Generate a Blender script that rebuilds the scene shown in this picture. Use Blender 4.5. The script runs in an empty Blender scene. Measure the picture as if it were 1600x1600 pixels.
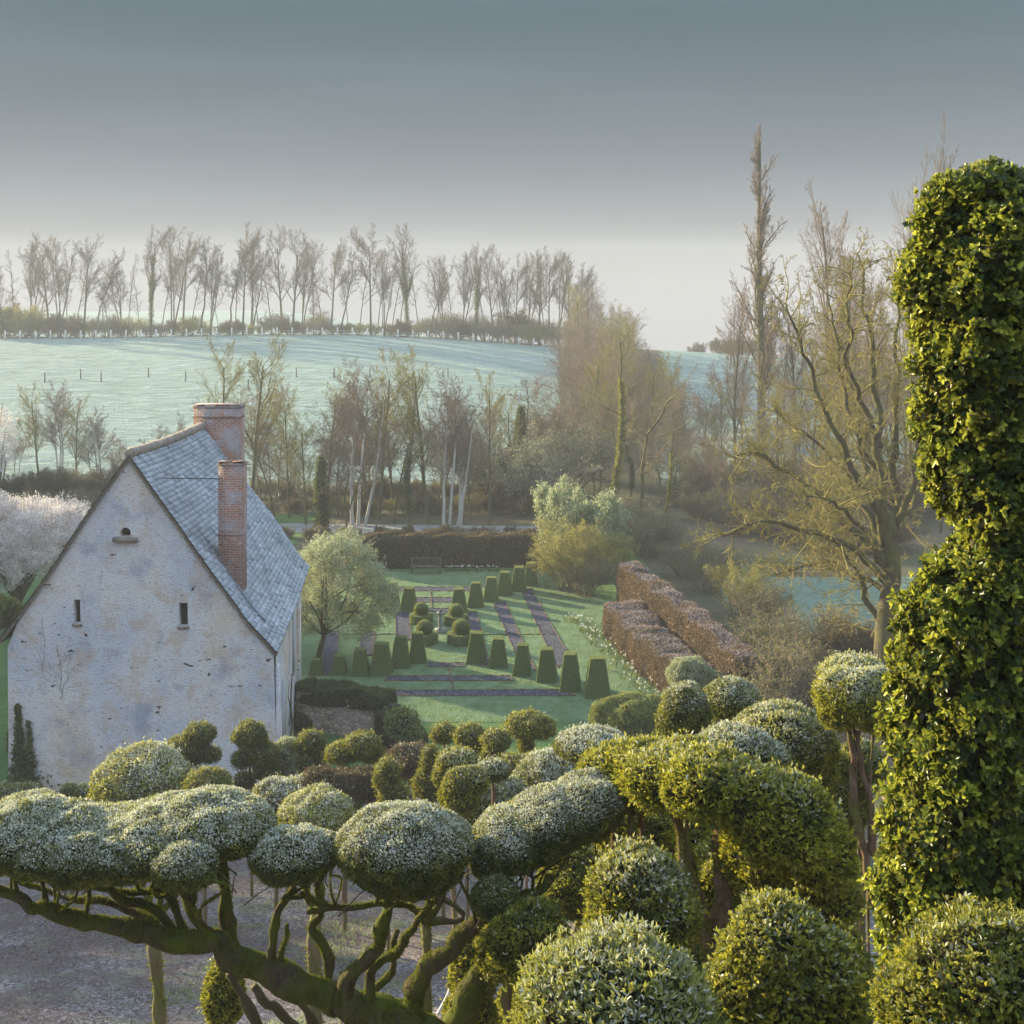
import bpy, bmesh, math, random
import numpy as np
from mathutils import Vector, Matrix
from mathutils.geometry import tessellate_polygon

R = math.radians
SC = bpy.context.scene
# ------------------------------------------------------------------ camera
CAMZ = 17.6
F = 2000.0            # focal length in pixels of a 1600 px picture
HY = 450.0            # the eye-level row
cam = bpy.data.cameras.new('camera')
cam.sensor_width = 36; cam.lens = 36 * F / 1600
cam.shift_y = -(800 - HY) / 1600
cam.clip_start = 0.1; cam.clip_end = 6000
co = bpy.data.objects.new('camera', cam); SC.collection.objects.link(co)
co.location = (0, 0, CAMZ); co.rotation_euler = (R(90), 0, 0)
SC.camera = co
# ------------------------------------------------------------------ world, sun
SUN_EL, SUN_AZ = 14.0, -54.0          # azimuth from +Y towards +X
W = bpy.data.worlds.new('World'); SC.world = W; W.use_nodes = True
nt = W.node_tree; nt.nodes.clear()
def N(t, **k):
    n = nt.nodes.new(t)
    for a, b in k.items(): setattr(n, a, b)
    return n
tc = N('ShaderNodeTexCoord'); sep = N('ShaderNodeSeparateXYZ'); nt.links.new(tc.outputs['Generated'], sep.inputs[0])
mx = N('ShaderNodeMath', operation='MAXIMUM'); nt.links.new(sep.outputs[2], mx.inputs[0]); mx.inputs[1].default_value = 0.012
cmb = N('ShaderNodeCombineXYZ'); nt.links.new(sep.outputs[0], cmb.inputs[0]); nt.links.new(sep.outputs[1], cmb.inputs[1]); nt.links.new(mx.outputs[0], cmb.inputs[2])
sky = N('ShaderNodeTexSky', sky_type='NISHITA', sun_disc=False)
sky.sun_elevation = R(SUN_EL); sky.sun_rotation = R(SUN_AZ); sky.dust_density = 1.6; sky.ozone_density = 1.6; sky.air_density = 1.0
nt.links.new(cmb.outputs[0], sky.inputs[0])
ramp = N('ShaderNodeValToRGB'); nt.links.new(sep.outputs[2], ramp.inputs[0])
cr = ramp.color_ramp
stops = [(0.0, (.190, .185, .225)), (.034, (.092, .103, .140)), (.07, (.108, .131, .170)), (.14, (.070, .103, .134)), (.21, (.046, .087, .115)), (.27, (.09, .14, .18)), (.42, (.60, .78, 1.)), (1, (.64, .80, 1.))]
while len(cr.elements) < len(stops): cr.elements.new(.5)
for e, (p, c) in zip(cr.elements, stops): e.position = p; e.color = (*c, 1)
# thin streaks of high cloud in the sky itself
mp = N('ShaderNodeMapping'); mp.inputs['Rotation'].default_value = (0, R(14), 0); mp.inputs['Scale'].default_value = (1.6, 1.6, 14)
nt.links.new(tc.outputs['Generated'], mp.inputs[0])
nz = N('ShaderNodeTexNoise'); nz.inputs['Scale'].default_value = 2.2; nz.inputs['Detail'].default_value = 5; nt.links.new(mp.outputs[0], nz.inputs[0])
mr = N('ShaderNodeMapRange'); nt.links.new(nz.outputs[0], mr.inputs[0]); mr.inputs[1].default_value = .42; mr.inputs[2].default_value = .75; mr.inputs[3].default_value = .96; mr.inputs[4].default_value = 1.13
SKYMIX = N('ShaderNodeMix', data_type='RGBA', blend_type='MULTIPLY'); SKYMIX.inputs[0].default_value = 1
g1 = N('ShaderNodeMix', data_type='RGBA', blend_type='MIX'); g1.inputs[0].default_value = .98   # Nishita glow kept, its hue cooled by the high haze
sc_ = N('ShaderNodeVectorMath', operation='SCALE'); sc_.inputs[3].default_value = 9.4
nt.links.new(ramp.outputs[0], sc_.inputs[0])
nt.links.new(sky.outputs[0], g1.inputs[6]); nt.links.new(sc_.outputs[0], g1.inputs[7])
nt.links.new(g1.outputs[2], SKYMIX.inputs[6]); nt.links.new(mr.outputs[0], SKYMIX.inputs[7])
bg = N('ShaderNodeBackground'); bg.inputs[1].default_value = 0.05
nt.links.new(SKYMIX.outputs[2], bg.inputs[0])
wo = N('ShaderNodeOutputWorld'); nt.links.new(bg.outputs[0], wo.inputs[0])
sl = bpy.data.lights.new('sun', 'SUN'); sl.energy = 5.0; sl.angle = R(0.6); sl.color = (1.0, .82, .47)
so = bpy.data.objects.new('sun', sl); SC.collection.objects.link(so)
sv = Vector((math.sin(R(SUN_AZ)) * math.cos(R(SUN_EL)), math.cos(R(SUN_AZ)) * math.cos(R(SUN_EL)), math.sin(R(SUN_EL))))
so.rotation_euler = sv.to_track_quat('Z', 'Y').to_euler(); so.location = (-60, 20, 60)
SC.view_settings.view_transform = 'Standard'; SC.view_settings.look = 'None'; SC.view_settings.exposure = 1.68
SC.render.engine = 'CYCLES'
SC.cycles.max_bounces = 6; SC.cycles.diffuse_bounces = 3; SC.cycles.transmission_bounces = 4; SC.cycles.glossy_bounces = 2
SC.cycles.volume_bounces = 1; SC.cycles.transparent_max_bounces = 8
SC.cycles.use_denoising = True
SC.cycles.use_adaptive_sampling = True; SC.cycles.adaptive_threshold = 0.02
SC.cycles.caustics_reflective = False; SC.cycles.caustics_refractive = False

# ------------------------------------------------------------------ helpers
COL = SC.collection
def P(px, py, d): return np.array([(px - 800) / F * d, d, CAMZ - (py - HY) / F * d])
def empty(name, loc=(0, 0, 0), rz=0, label=None, cat=None, group=None):
    o = bpy.data.objects.new(name, None); COL.objects.link(o); o.location = tuple(float(v) for v in loc); o.rotation_euler = (0, 0, rz)
    o.empty_display_size = .2
    tag(o, label, cat, group); return o
def tag(o, label=None, cat=None, group=None, kind=None):
    if label: o['label'] = label
    if cat: o['category'] = cat
    if group: o['group'] = group
    if kind: o['kind'] = kind
    return o
def mesh_np(name, V, Fa, mats, parent=None, col=None, mi=None, smooth=False, uv=None):
    """V (n,3); Fa: list of int arrays (m,k) -> ONE mesh object"""
    me = bpy.data.meshes.new(name)
    V = np.asarray(V, np.float32); Fa = [np.asarray(f, np.int32) for f in (Fa if isinstance(Fa, list) else [Fa]) if len(f)]
    nl = sum(f.size for f in Fa); nf = sum(len(f) for f in Fa)
    me.vertices.add(len(V)); me.vertices.foreach_set('co', V.ravel())
    me.loops.add(nl); me.loops.foreach_set('vertex_index', np.concatenate([f.ravel() for f in Fa]))
    me.polygons.add(nf)
    tot = np.concatenate([np.full(len(f), f.shape[1], np.int32) for f in Fa])
    st = np.zeros(nf, np.int32); st[1:] = np.cumsum(tot)[:-1]
    me.polygons.foreach_set('loop_start', st); me.polygons.foreach_set('loop_total', tot)
    if mi is not None: me.polygons.foreach_set('material_index', np.asarray(mi, np.int32))
    if smooth: me.polygons.foreach_set('use_smooth', np.ones(nf, bool))
    me.update(calc_edges=True)
    if col is not None:
        a = me.attributes.new('Col', 'FLOAT_COLOR', 'POINT'); c = np.ones((len(V), 4), np.float32); c[:, :3] = col
        a.data.foreach_set('color', c.ravel())
    if uv is not None:
        u = me.uv_layers.new(name='UVMap'); idx = np.concatenate([f.ravel() for f in Fa]); u.data.foreach_set('uv', np.asarray(uv, np.float32)[idx].ravel())
    for m in (mats if isinstance(mats, (list, tuple)) else [mats]): me.materials.append(m)
    o = bpy.data.objects.new(name, me); COL.objects.link(o)
    if parent is not None: o.parent = parent
    return o
class MB:
    """collects boxes, tubes, polygons into one mesh"""
    def __init__(s): s.V = []; s.F = {}; s.n = 0; s.C = []; s.MI = {}
    def add(s, V, Fs, mi=0, col=(.5, 0, 0)):
        V = np.asarray(V, float)
        for f in Fs: s.F.setdefault(len(f), []).append([i + s.n for i in f]); s.MI.setdefault(len(f), []).append(mi)
        s.V.append(V); s.C.append(np.tile(np.asarray(col, float), (len(V), 1))); s.n += len(V)
    def box(s, a, b, rz=0, c=None, mi=0, col=(.5, 0, 0), taper=0):
        a = np.array(a, float); b = np.array(b, float)
        v = np.array([[x, y, z] for z in (0, 1) for (x, y) in ((0, 0), (1, 0), (1, 1), (0, 1))], float)
        v = a + v * (b - a)
        if taper:
            m = (a + b) / 2; v[4:, :2] = m[:2] + (v[4:, :2] - m[:2]) * (1 - taper)
        if rz:
            c = (a + b) / 2 if c is None else np.array(c); co_, si = math.cos(rz), math.sin(rz)
            d = v[:, :2] - c[:2]; v[:, 0] = c[0] + d[:, 0] * co_ - d[:, 1] * si; v[:, 1] = c[1] + d[:, 0] * si + d[:, 1] * co_
        s.add(v, [(0, 3, 2, 1), (4, 5, 6, 7), (0, 1, 5, 4), (1, 2, 6, 5), (2, 3, 7, 6), (3, 0, 4, 7)], mi, col)
    def lathe(s, c, prof, n=24, mi=0, sq=0):
        V = []; Fs = []
        for r, z in prof:
            for k in range(n):
                a = 2 * math.pi * (k + .5) / n; V.append((c[0] + r * math.cos(a), c[1] + r * math.sin(a), c[2] + z))
        for j in range(len(prof) - 1):
            for k in range(n): Fs.append((j * n + k, j * n + (k + 1) % n, (j + 1) * n + (k + 1) % n, (j + 1) * n + k))
        Fs.append(tuple(range(n))[::-1]); Fs.append(tuple((len(prof) - 1) * n + k for k in range(n)))
        s.add(V, Fs, mi)
    def tube(s, pts, rad, n=8, mi=0, col=(.5, 0, 0)):
        V, Q = tube_np(pts, rad, n); s.add(V, [tuple(q) for q in Q], mi, col)
    def build(s, name, mats, parent=None, smooth=False):
        ks = sorted(s.F); mi = np.concatenate([np.array(s.MI[k]) for k in ks])
        return mesh_np(name, np.concatenate(s.V), [np.array(s.F[k]) for k in ks], mats, parent, col=np.concatenate(s.C), mi=mi, smooth=smooth)
def tube_np(pts, rad, n=8):
    pts = np.asarray(pts, float); rad = np.broadcast_to(np.asarray(rad, float), (len(pts),))
    T = np.gradient(pts, axis=0); T /= np.linalg.norm(T, axis=1)[:, None] + 1e-9
    u = np.cross(T[0], [0.3, .2, 1]); u /= np.linalg.norm(u) + 1e-9
    V = []; a = np.arange(n) * 2 * np.pi / n
    for i in range(len(pts)):
        u = u - T[i] * (u @ T[i]); u /= np.linalg.norm(u) + 1e-9; w = np.cross(T[i], u)
        V.append(pts[i] + rad[i] * (np.cos(a)[:, None] * u + np.sin(a)[:, None] * w))
    V = np.concatenate(V + [pts[:1], pts[-1:]]); k = np.arange(n); Q = []
    for i in range(len(pts) - 1): Q.append(np.stack([i * n + k, i * n + (k + 1) % n, (i + 1) * n + (k + 1) % n, (i + 1) * n + k], 1))
    Q = np.concatenate(Q); m = len(pts) * n
    cap0 = np.stack([(k + 1) % n, k, np.full(n, m), np.full(n, m)], 1)[:, :3]; cap1 = np.stack([(len(pts) - 1) * n + k, (len(pts) - 1) * n + (k + 1) % n, np.full(n, m + 1)], 1)
    s = [tuple(q) for q in Q] + [tuple(q) for q in cap0] + [tuple(q) for q in cap1]
    return V, s
def catmull(pts, k=5):
    p = np.asarray(pts, float); p = np.concatenate([[2 * p[0] - p[1]], p, [2 * p[-1] - p[-2]]]); out = []
    for i in range(1, len(p) - 2):
        for j in range(k):
            t = j / k; a, b, c, d = p[i - 1], p[i], p[i + 1], p[i + 2]
            out.append(.5 * (2 * b + (c - a) * t + (2 * a - 5 * b + 4 * c - d) * t * t + (3 * b - a - 3 * c + d) * t ** 3))
    out.append(p[-2]); return np.array(out)
def snoise(p, sc=1.0, seed=0, oct=3):
    rg = np.random.default_rng(seed + 77); p = np.atleast_2d(p); v = np.zeros(len(p)); a = 1.
    for o in range(oct):
        for k in range(4):
            d = rg.normal(size=3); d /= np.linalg.norm(d); v += a * np.sin((p @ d) * sc * 2.1 * (1 + .3 * k) * 2 ** o + rg.uniform(0, 6.28)) / 2.6
        a *= .5
    return v
def nrm(v): return v / (np.linalg.norm(v, axis=-1, keepdims=True) + 1e-9)

# ------------------------------------------------------------------ terrain
def sm(a, b, x): t = np.clip((x - a) / (b - a), 0, 1); return t * t * (3 - 2 * t)
def T(x, y):
    x = np.asarray(x, float); y = np.asarray(y, float)
    near = np.interp(y, [-60, 0, 5, 20, 42, 50], [10, 10, 10, 4.9, -.35, -.4])
    step = -.4 * (1 - sm(50.2, 50.9, y)) * sm(42, 46, y)
    z = np.where(y < 46, near, step)
    z = np.where(y >= 46, step, z)
    # bank to the right of the yard where the great tree stands
    z = z + 2.6 * sm(12.5, 18, x) * sm(40, 47, y) * (1 - sm(56, 66, y))
    # hillside beyond the road
    u = x / np.maximum(y, 1) * F + 800
    crest = CAMZ - (np.interp(u, [-600, 0, 200, 380, 560, 700, 780, 860, 1080, 1300, 1500, 2300], [540, 531, 530, 526, 526, 532, 538, 545, 556, 572, 578, 590]) - HY) / F * 225
    t = np.clip((y - 106) / (225 - 106), 0, 1)
    dip = 3.2 * np.exp(-((u - 1080) / 130.) ** 2) * np.sin(np.pi * np.clip(t, 0, 1)) ** 1
    z = np.where(y > 106, crest * (t ** .94) - dip + .25 * np.sin(x * .09 + y * .05) * np.sin(np.pi * t), z)
    z = np.where(y > 240, z - .065 * (y - 240) - 6 * sm(300, 800, y), z)
    z = z + 44 * sm(430, 640, y) * (1 - sm(640, 900, y)) * (1 - sm(-130, 60, x)) * sm(-1500, -300, x) * .62
    return z
def Tz(x, y): return float(T(x, y))
def ground(px, py, dmin=15.):
    d = np.concatenate([np.arange(dmin, 120, .05), np.arange(120, 260, .25)]); z = CAMZ - (py - HY) / F * d; x = (px - 800) / F * d
    h = np.nonzero(z <= T(x, d))[0]
    i = h[0] if len(h) else -1
    return np.array([x[i], d[i], Tz(x[i], d[i])])
def G0(px, py, z=0.):
    d = (CAMZ - z) * F / (py - HY); return np.array([(px - 800) / F * d, d, z])

# ------------------------------------------------------------------ materials
def mat(name, base=(.5, .5, .5), rough=.8, spec=.3):
    m = bpy.data.materials.new(name); m.use_nodes = True; b = m.node_tree.nodes['Principled BSDF']
    b.inputs['Base Color'].default_value = (*base, 1); b.inputs['Roughness'].default_value = rough; b.inputs['Specular IOR Level'].default_value = spec
    return m, m.node_tree, b
def nd(t, ty, **k):
    n = t.nodes.new(ty)
    for a, b in k.items():
        if a.startswith('i_'): n.inputs[int(a[2:])].default_value = b
        else: setattr(n, a, b)
    return n
def noise(t, scale, detail=4, vec=None, rough=.55, dist=0):
    n = nd(t, 'ShaderNodeTexNoise'); n.inputs['Scale'].default_value = scale; n.inputs['Detail'].default_value = detail; n.inputs['Roughness'].default_value = rough; n.inputs['Distortion'].default_value = dist
    if vec is None: vec = nd(t, 'ShaderNodeTexCoord').outputs['Object']
    t.links.new(vec, n.inputs[0]); return n.outputs[0]
def rampn(t, src, stops, interp='LINEAR'):
    n = nd(t, 'ShaderNodeValToRGB'); t.links.new(src, n.inputs[0]); c = n.color_ramp; c.interpolation = interp
    while len(c.elements) < len(stops): c.elements.new(.5)
    for e, (p, col) in zip(c.elements, stops): e.position = p; e.color = (*(col if hasattr(col, '__len__') else (col,) * 3), 1)
    return n.outputs[0]
def mixc(t, fac, a, b, mode='MIX'):
    n = nd(t, 'ShaderNodeMix', data_type='RGBA', blend_type=mode)
    if hasattr(fac, 'links') or hasattr(fac, 'is_linked'): t.links.new(fac, n.inputs[0])
    else: n.inputs[0].default_value = fac
    for k, v in ((6, a), (7, b)):
        if hasattr(v, 'is_linked'): t.links.new(v, n.inputs[k])
        else: n.inputs[k].default_value = (*v, 1)
    return n.outputs[2]
def bump(t, b, h, strength=.4, dist=.02):
    n = nd(t, 'ShaderNodeBump'); n.inputs['Strength'].default_value = strength; n.inputs['Distance'].default_value = dist
    t.links.new(h, n.inputs['Height']); t.links.new(n.outputs[0], b.inputs['Normal'])
def scaled(t, s, kind='Object', rot=(0, 0, 0)):
    c = nd(t, 'ShaderNodeTexCoord'); m = nd(t, 'ShaderNodeMapping'); m.inputs['Scale'].default_value = s; m.inputs['Rotation'].default_value = rot
    t.links.new(c.outputs[kind], m.inputs[0]); return m.outputs[0]
def math_(t, op, a, b=0.):
    n = nd(t, 'ShaderNodeMath', operation=op)
    for k, v in ((0, a), (1, b)):
        if hasattr(v, 'is_linked'): t.links.new(v, n.inputs[k])
        else: n.inputs[k].default_value = v
    return n.outputs[0]
def leaf_mat(name, dark, light, young=(.32, .36, .04), frost=(.70, .72, .66), trans=.35, rough=.55):
    m, t, b = mat(name, light, rough, .35)
    a = nd(t, 'ShaderNodeAttribute', attribute_name='Col'); s = nd(t, 'ShaderNodeSeparateColor'); t.links.new(a.outputs['Color'], s.inputs[0])
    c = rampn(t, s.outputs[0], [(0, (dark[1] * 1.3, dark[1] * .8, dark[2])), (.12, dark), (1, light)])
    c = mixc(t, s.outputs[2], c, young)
    c2 = mixc(t, s.outputs[1], c, frost)
    t.links.new(c2, b.inputs['Base Color'])
    tr = nd(t, 'ShaderNodeBsdfTranslucent'); tcx = mixc(t, .5, c2, young); t.links.new(tcx, tr.inputs[0])
    mxs = nd(t, 'ShaderNodeMixShader'); mxs.inputs[0].default_value = trans
    t.links.new(b.outputs[0], mxs.inputs[1]); t.links.new(tr.outputs[0], mxs.inputs[2]); t.links.new(mxs.outputs[0], t.nodes['Material Output'].inputs[0])
    return m
def bark_mat(name, a, b_, moss=None, sc=6., mossamt=.5, bs=.5):
    m, t, b = mat(name, a, .9, .15)
    v = scaled(t, (1, 1, .25)); n1 = noise(t, sc * 4, 5, v); c = rampn(t, n1, [(.3, a), (.7, b_)])
    if moss is not None:
        n2 = noise(t, sc * .5, 4); f = rampn(t, n2, [(mossamt - .12, 0.), (mossamt + .12, 1.)]); c = mixc(t, f, moss, c)
    t.links.new(c, b.inputs['Base Color']); bump(t, b, n1, bs, .02); return m

M = {}
# ground (woodland floor, earth and short grass)
m, t, b = mat('woodland_floor', rough=.95, spec=.1); M['floor'] = m
n1 = noise(t, .16, 5); n2 = noise(t, 2.2, 6); c = rampn(t, n1, [(.38, (.045, .07, .03)), (.5, (.075, .075, .045)), (.62, (.11, .085, .06))])
c = mixc(t, rampn(t, n2, [(.35, 0.), (.65, .5)]), c, (.13, .12, .085)); t.links.new(c, b.inputs['Base Color']); bump(t, b, n2, .8, .15)
# yard: frosty gravel and leaf litter
m, t, b = mat('frosty_gravel', rough=.95, spec=.1); M['gravel'] = m
vo = nd(t, 'ShaderNodeTexVoronoi'); vo.inputs['Scale'].default_value = 17; t.links.new(nd(t, 'ShaderNodeTexCoord').outputs['Object'], vo.inputs[0])
n1 = noise(t, 40, 5); n2 = noise(t, .45, 5); n3 = noise(t, 1.3, 6, rough=.7)
sp = nd(t, 'ShaderNodeSeparateColor'); t.links.new(vo.outputs['Color'], sp.inputs[0])
c = rampn(t, sp.outputs[0], [(0, (.09, .075, .08)), (.6, (.18, .155, .165)), (1, (.38, .35, .37))])
c = mixc(t, rampn(t, n2, [(.42, .75), (.56, 0.)]), c, (.12, .085, .08))
c = mixc(t, rampn(t, n3, [(.53, 0.), (.66, .8)]), c, (.17, .21, .13))
c = mixc(t, rampn(t, n1, [(.52, 0.), (.74, .45)]), c, (.5, .5, .54))
t.links.new(c, b.inputs['Base Color']); bump(t, b, math_(t, 'ADD', vo.outputs['Distance'], n1), .9, .05)
# lawn
def grass(name, a, b_, fr, frost, fsc=1.2, scl=1.):
    m, t, b = mat(name, rough=.9, spec=.1)
    n1 = noise(t, .5 * scl, 5); n2 = noise(t, 14 * scl, 5, scaled(t, (1, .45, 1))); n3 = noise(t, fsc, 6, rough=.7); n4 = noise(t, 3.1 * scl, 5, scaled(t, (1, .5, 1)), .65)
    c = rampn(t, n1, [(.35, a), (.65, b_)]); c = mixc(t, rampn(t, n2, [(.35, .45), (.6, 0.)]), c, tuple(v * .45 for v in a))
    c = mixc(t, math_(t, 'MULTIPLY', rampn(t, n3, [(.32, .35), (.62, 1.)]), frost), c, fr)
    c = mixc(t, rampn(t, n4, [(.35, .35), (.55, 0.)]), c, tuple(v * .6 for v in b_))
    t.links.new(c, b.inputs['Base Color']); bump(t, b, math_(t, 'ADD', n2, n4), 1., .08); return m
M['lawn'] = grass('frosted_lawn', (.045, .095, .015), (.08, .14, .024), (.23, .31, .22), .5)
M['green'] = grass('green_grass', (.06, .12, .025), (.10, .19, .04), (.2, .3, .2), .22)
M['teal'] = grass('frosted_meadow', (.07, .12, .07), (.11, .17, .11), (.26, .35, .30), .6)
# the hillside: frost and sheep-track ripples along the slope
m, t, b = mat('frosted_pasture', rough=.95, spec=.1); M['pasture'] = m
n1 = noise(t, .05, 5); n2 = noise(t, .55, 6, scaled(t, (.45, 1, 1)), .62, .6); n3 = noise(t, 3, 5)
c = rampn(t, n1, [(.35, (.14, .21, .18)), (.65, (.19, .27, .24))]); c = mixc(t, rampn(t, n2, [(.34, .15), (.66, .75)]), c, (.36, .44, .455))
c = mixc(t, rampn(t, n3, [(.4, .4), (.6, 0.)]), c, (.08, .15, .10)); t.links.new(c, b.inputs['Base Color']); bump(t, b, n2, 1., 1.1)
m, t, b = mat('leafy_bank', rough=.95, spec=.1); M['bank'] = m
vo = nd(t, 'ShaderNodeTexVoronoi'); vo.inputs['Scale'].default_value = 7; t.links.new(nd(t, 'ShaderNodeTexCoord').outputs['Object'], vo.inputs[0]); sp = nd(t, 'ShaderNodeSeparateColor'); t.links.new(vo.outputs['Color'], sp.inputs[0])
c = rampn(t, sp.outputs[0], [(0, (.10, .07, .05)), (1, (.30, .22, .16))]); c = mixc(t, rampn(t, noise(t, .7, 5), [(.5, 0.), (.62, .8)]), c, (.09, .10, .04)); t.links.new(c, b.inputs['Base Color']); bump(t, b, vo.outputs['Distance'], .9, .08)
# slate gravel of the beds
m, t, b = mat('slate_bed', rough=.8, spec=.25); M['slatebed'] = m
vo = nd(t, 'ShaderNodeTexVoronoi'); vo.inputs['Scale'].default_value = 14; t.links.new(nd(t, 'ShaderNodeTexCoord').outputs['Object'], vo.inputs[0])
sp = nd(t, 'ShaderNodeSeparateColor'); t.links.new(vo.outputs['Color'], sp.inputs[0])
c = rampn(t, sp.outputs[0], [(0, (.02, .022, .035)), (.7, (.045, .048, .075)), (1, (.14, .14, .18))]); t.links.new(c, b.inputs['Base Color']); bump(t, b, vo.outputs['Distance'], 1, .05)
m, t, b = mat('brick_edging', rough=.85); M['edging'] = m
c = rampn(t, noise(t, 9, 4), [(.3, (.06, .04, .03)), (.6, (.14, .085, .05)), (.8, (.12, .10, .08))]); t.links.new(c, b.inputs['Base Color'])
m, t, b = mat('road_tarmac', rough=.8); M['road'] = m
c = rampn(t, noise(t, 1.1, 6), [(.3, (.15, .16, .17)), (.7, (.27, .28, .31))]); t.links.new(c, b.inputs['Base Color'])
# lime plaster
m, t, b = mat('old_lime_plaster', rough=.92, spec=.1); M['plaster'] = m
n1 = noise(t, .38, 5, scaled(t, (1, 1, .8))); n2 = noise(t, 1.1, 6, rough=.65); n3 = noise(t, 8.5, 5, scaled(t, (1, 1, 2.2)), .6, .4); n4 = noise(t, 26, 4, scaled(t, (1, 1, 2.0)))
n5 = noise(t, 2.6, 3, scaled(t, (1, 1, 2.2)), .5, .3)
c = rampn(t, n1, [(.34, (.66, .70, .80)), (.52, (.84, .83, .83)), (.68, (.84, .73, .60))])
c = mixc(t, rampn(t, n2, [(.49, 0.), (.62, .6)]), c, (.68, .53, .39)); c = mixc(t, rampn(t, noise(t, .8, 5), [(.55, 0.), (.68, .6)]), c, (.33, .38, .50))
c = mixc(t, rampn(t, n3, [(.35, .55), (.44, 0.)]), c, (.44, .245, .23)); c = mixc(t, rampn(t, n4, [(.35, .45), (.43, 0.)]), c, (.32, .18, .17))
c = mixc(t, rampn(t, n5, [(.285, 1.), (.32, 0.)]), c, (.10, .075, .06))
t.links.new(c, b.inputs['Base Color']); bump(t, b, math_(t, 'ADD', math_(t, 'ADD', n3, n4), n2), .8, .07)
# slates (each slate has its own tone in Col.r, frost in Col.g)
m, t, b = mat('frosted_slate', rough=.7, spec=.3); M['slate'] = m
a = nd(t, 'ShaderNodeAttribute', attribute_name='Col'); s = nd(t, 'ShaderNodeSeparateColor'); t.links.new(a.outputs['Color'], s.inputs[0])
c = rampn(t, s.outputs[0], [(0, (.10, .125, .17)), (.5, (.22, .26, .33)), (1, (.40, .44, .52))])
n1 = noise(t, 1.0, 6, rough=.7); n2 = noise(t, 14, 4)
c = mixc(t, math_(t, 'MULTIPLY', rampn(t, n1, [(.30, .15), (.62, 1.)]), s.outputs[1]), c, (.60, .67, .78)); c = mixc(t, rampn(t, n2, [(.55, 0.), (.75, .5)]), c, (.6, .64, .7))
t.links.new(c, b.inputs['Base Color']); bump(t, b, n2, .3, .01)
# thin bricks
m, t, b = mat('thin_old_brick', rough=.9, spec=.15); M['brick'] = m
cc = nd(t, 'ShaderNodeTexCoord'); s1 = nd(t, 'ShaderNodeSeparateXYZ'); t.links.new(cc.outputs['Object'], s1.inputs[0])
cb = nd(t, 'ShaderNodeCombineXYZ'); t.links.new(math_(t, 'ADD', s1.outputs[0], s1.outputs[1]), cb.inputs[0]); t.links.new(math_(t, 'ADD', s1.outputs[2], math_(t, 'MULTIPLY', noise(t, 3, 2), .05)), cb.inputs[1])
bk = nd(t, 'ShaderNodeTexBrick'); t.links.new(cb.outputs[0], bk.inputs[0]); bk.inputs['Scale'].default_value = 1; bk.inputs['Brick Width'].default_value = .24; bk.inputs['Row Height'].default_value = .088; bk.inputs['Mortar Size'].default_value = .017; bk.inputs['Mortar Smooth'].default_value = .3
bk.inputs['Color1'].default_value = (.40, .15, .08, 1); bk.inputs['Color2'].default_value = (.25, .10, .07, 1); bk.inputs['Mortar'].default_value = (.36, .31, .29, 1)
n1 = noise(t, 1.1, 6, rough=.65); n2 = noise(t, 9, 5)
c = mixc(t, rampn(t, n1, [(.47, 0.), (.6, .62)]), bk.outputs[0], (.38, .38, .42)); c = mixc(t, rampn(t, n2, [(.56, 0.), (.7, .6)]), c, (.5, .46, .44))
t.links.new(c, b.inputs['Base Color']); bump(t, b, math_(t, 'SUBTRACT', n2, bk.outputs[1]), .8, .04)
m, t, b = mat('rubble_stone', rough=.9, spec=.1); M['stone'] = m
vo = nd(t, 'ShaderNodeTexVoronoi', feature='DISTANCE_TO_EDGE'); v = scaled(t, (1, 1, 1.8)); vo.inputs['Scale'].default_value = 4.2; t.links.new(v, vo.inputs[0])
vo2 = nd(t, 'ShaderNodeTexVoronoi'); vo2.inputs['Scale'].default_value = 4.2; t.links.new(v, vo2.inputs[0]); sp = nd(t, 'ShaderNodeSeparateColor'); t.links.new(vo2.outputs['Color'], sp.inputs[0])
c = rampn(t, sp.outputs[0], [(0, (.20, .15, .12)), (1, (.42, .34, .28))]); c = mixc(t, rampn(t, vo.outputs[0], [(.02, 1.), (.08, 0.)]), c, (.12, .10, .09)); c = mixc(t, rampn(t, noise(t, 1, 5), [(.5, 0.), (.7, .6)]), c, (.3, .26, .26))
t.links.new(c, b.inputs['Base Color']); bump(t, b, vo.outputs[0], .9, .06)
for k, c0, r in (('dark', (.012, .012, .014), 1.), ('oldwood', (.12, .10, .08), .9), ('weathered', (.30, .28, .25), .9), ('sundial', (.22, .225, .21), .9), ('iron', (.035, .03, .03), .6), ('lead', (.17, .19, .22), .5), ('greypost', (.72, .70, .66), .9), ('whitemetal', (.75, .76, .78), .4), ('shutter', (.42, .45, .47), .7)):
    m, t, b = mat(k + '_material', c0, r); M[k] = m
    n1 = noise(t, 9, 4); c = mixc(t, rampn(t, n1, [(.3, 0.), (.7, .5)]), c0, tuple(v * .55 for v in c0)); t.links.new(c, b.inputs['Base Color'])
m, t, b = mat('mossy_ridge_mortar', rough=.95); M['ridge'] = m
n1 = noise(t, 5, 6, rough=.7); c = rampn(t, n1, [(.3, (.10, .09, .08)), (.5, (.26, .22, .19)), (.7, (.44, .38, .32))]); t.links.new(c, b.inputs['Base Color']); bump(t, b, n1, .9, .05)

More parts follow.
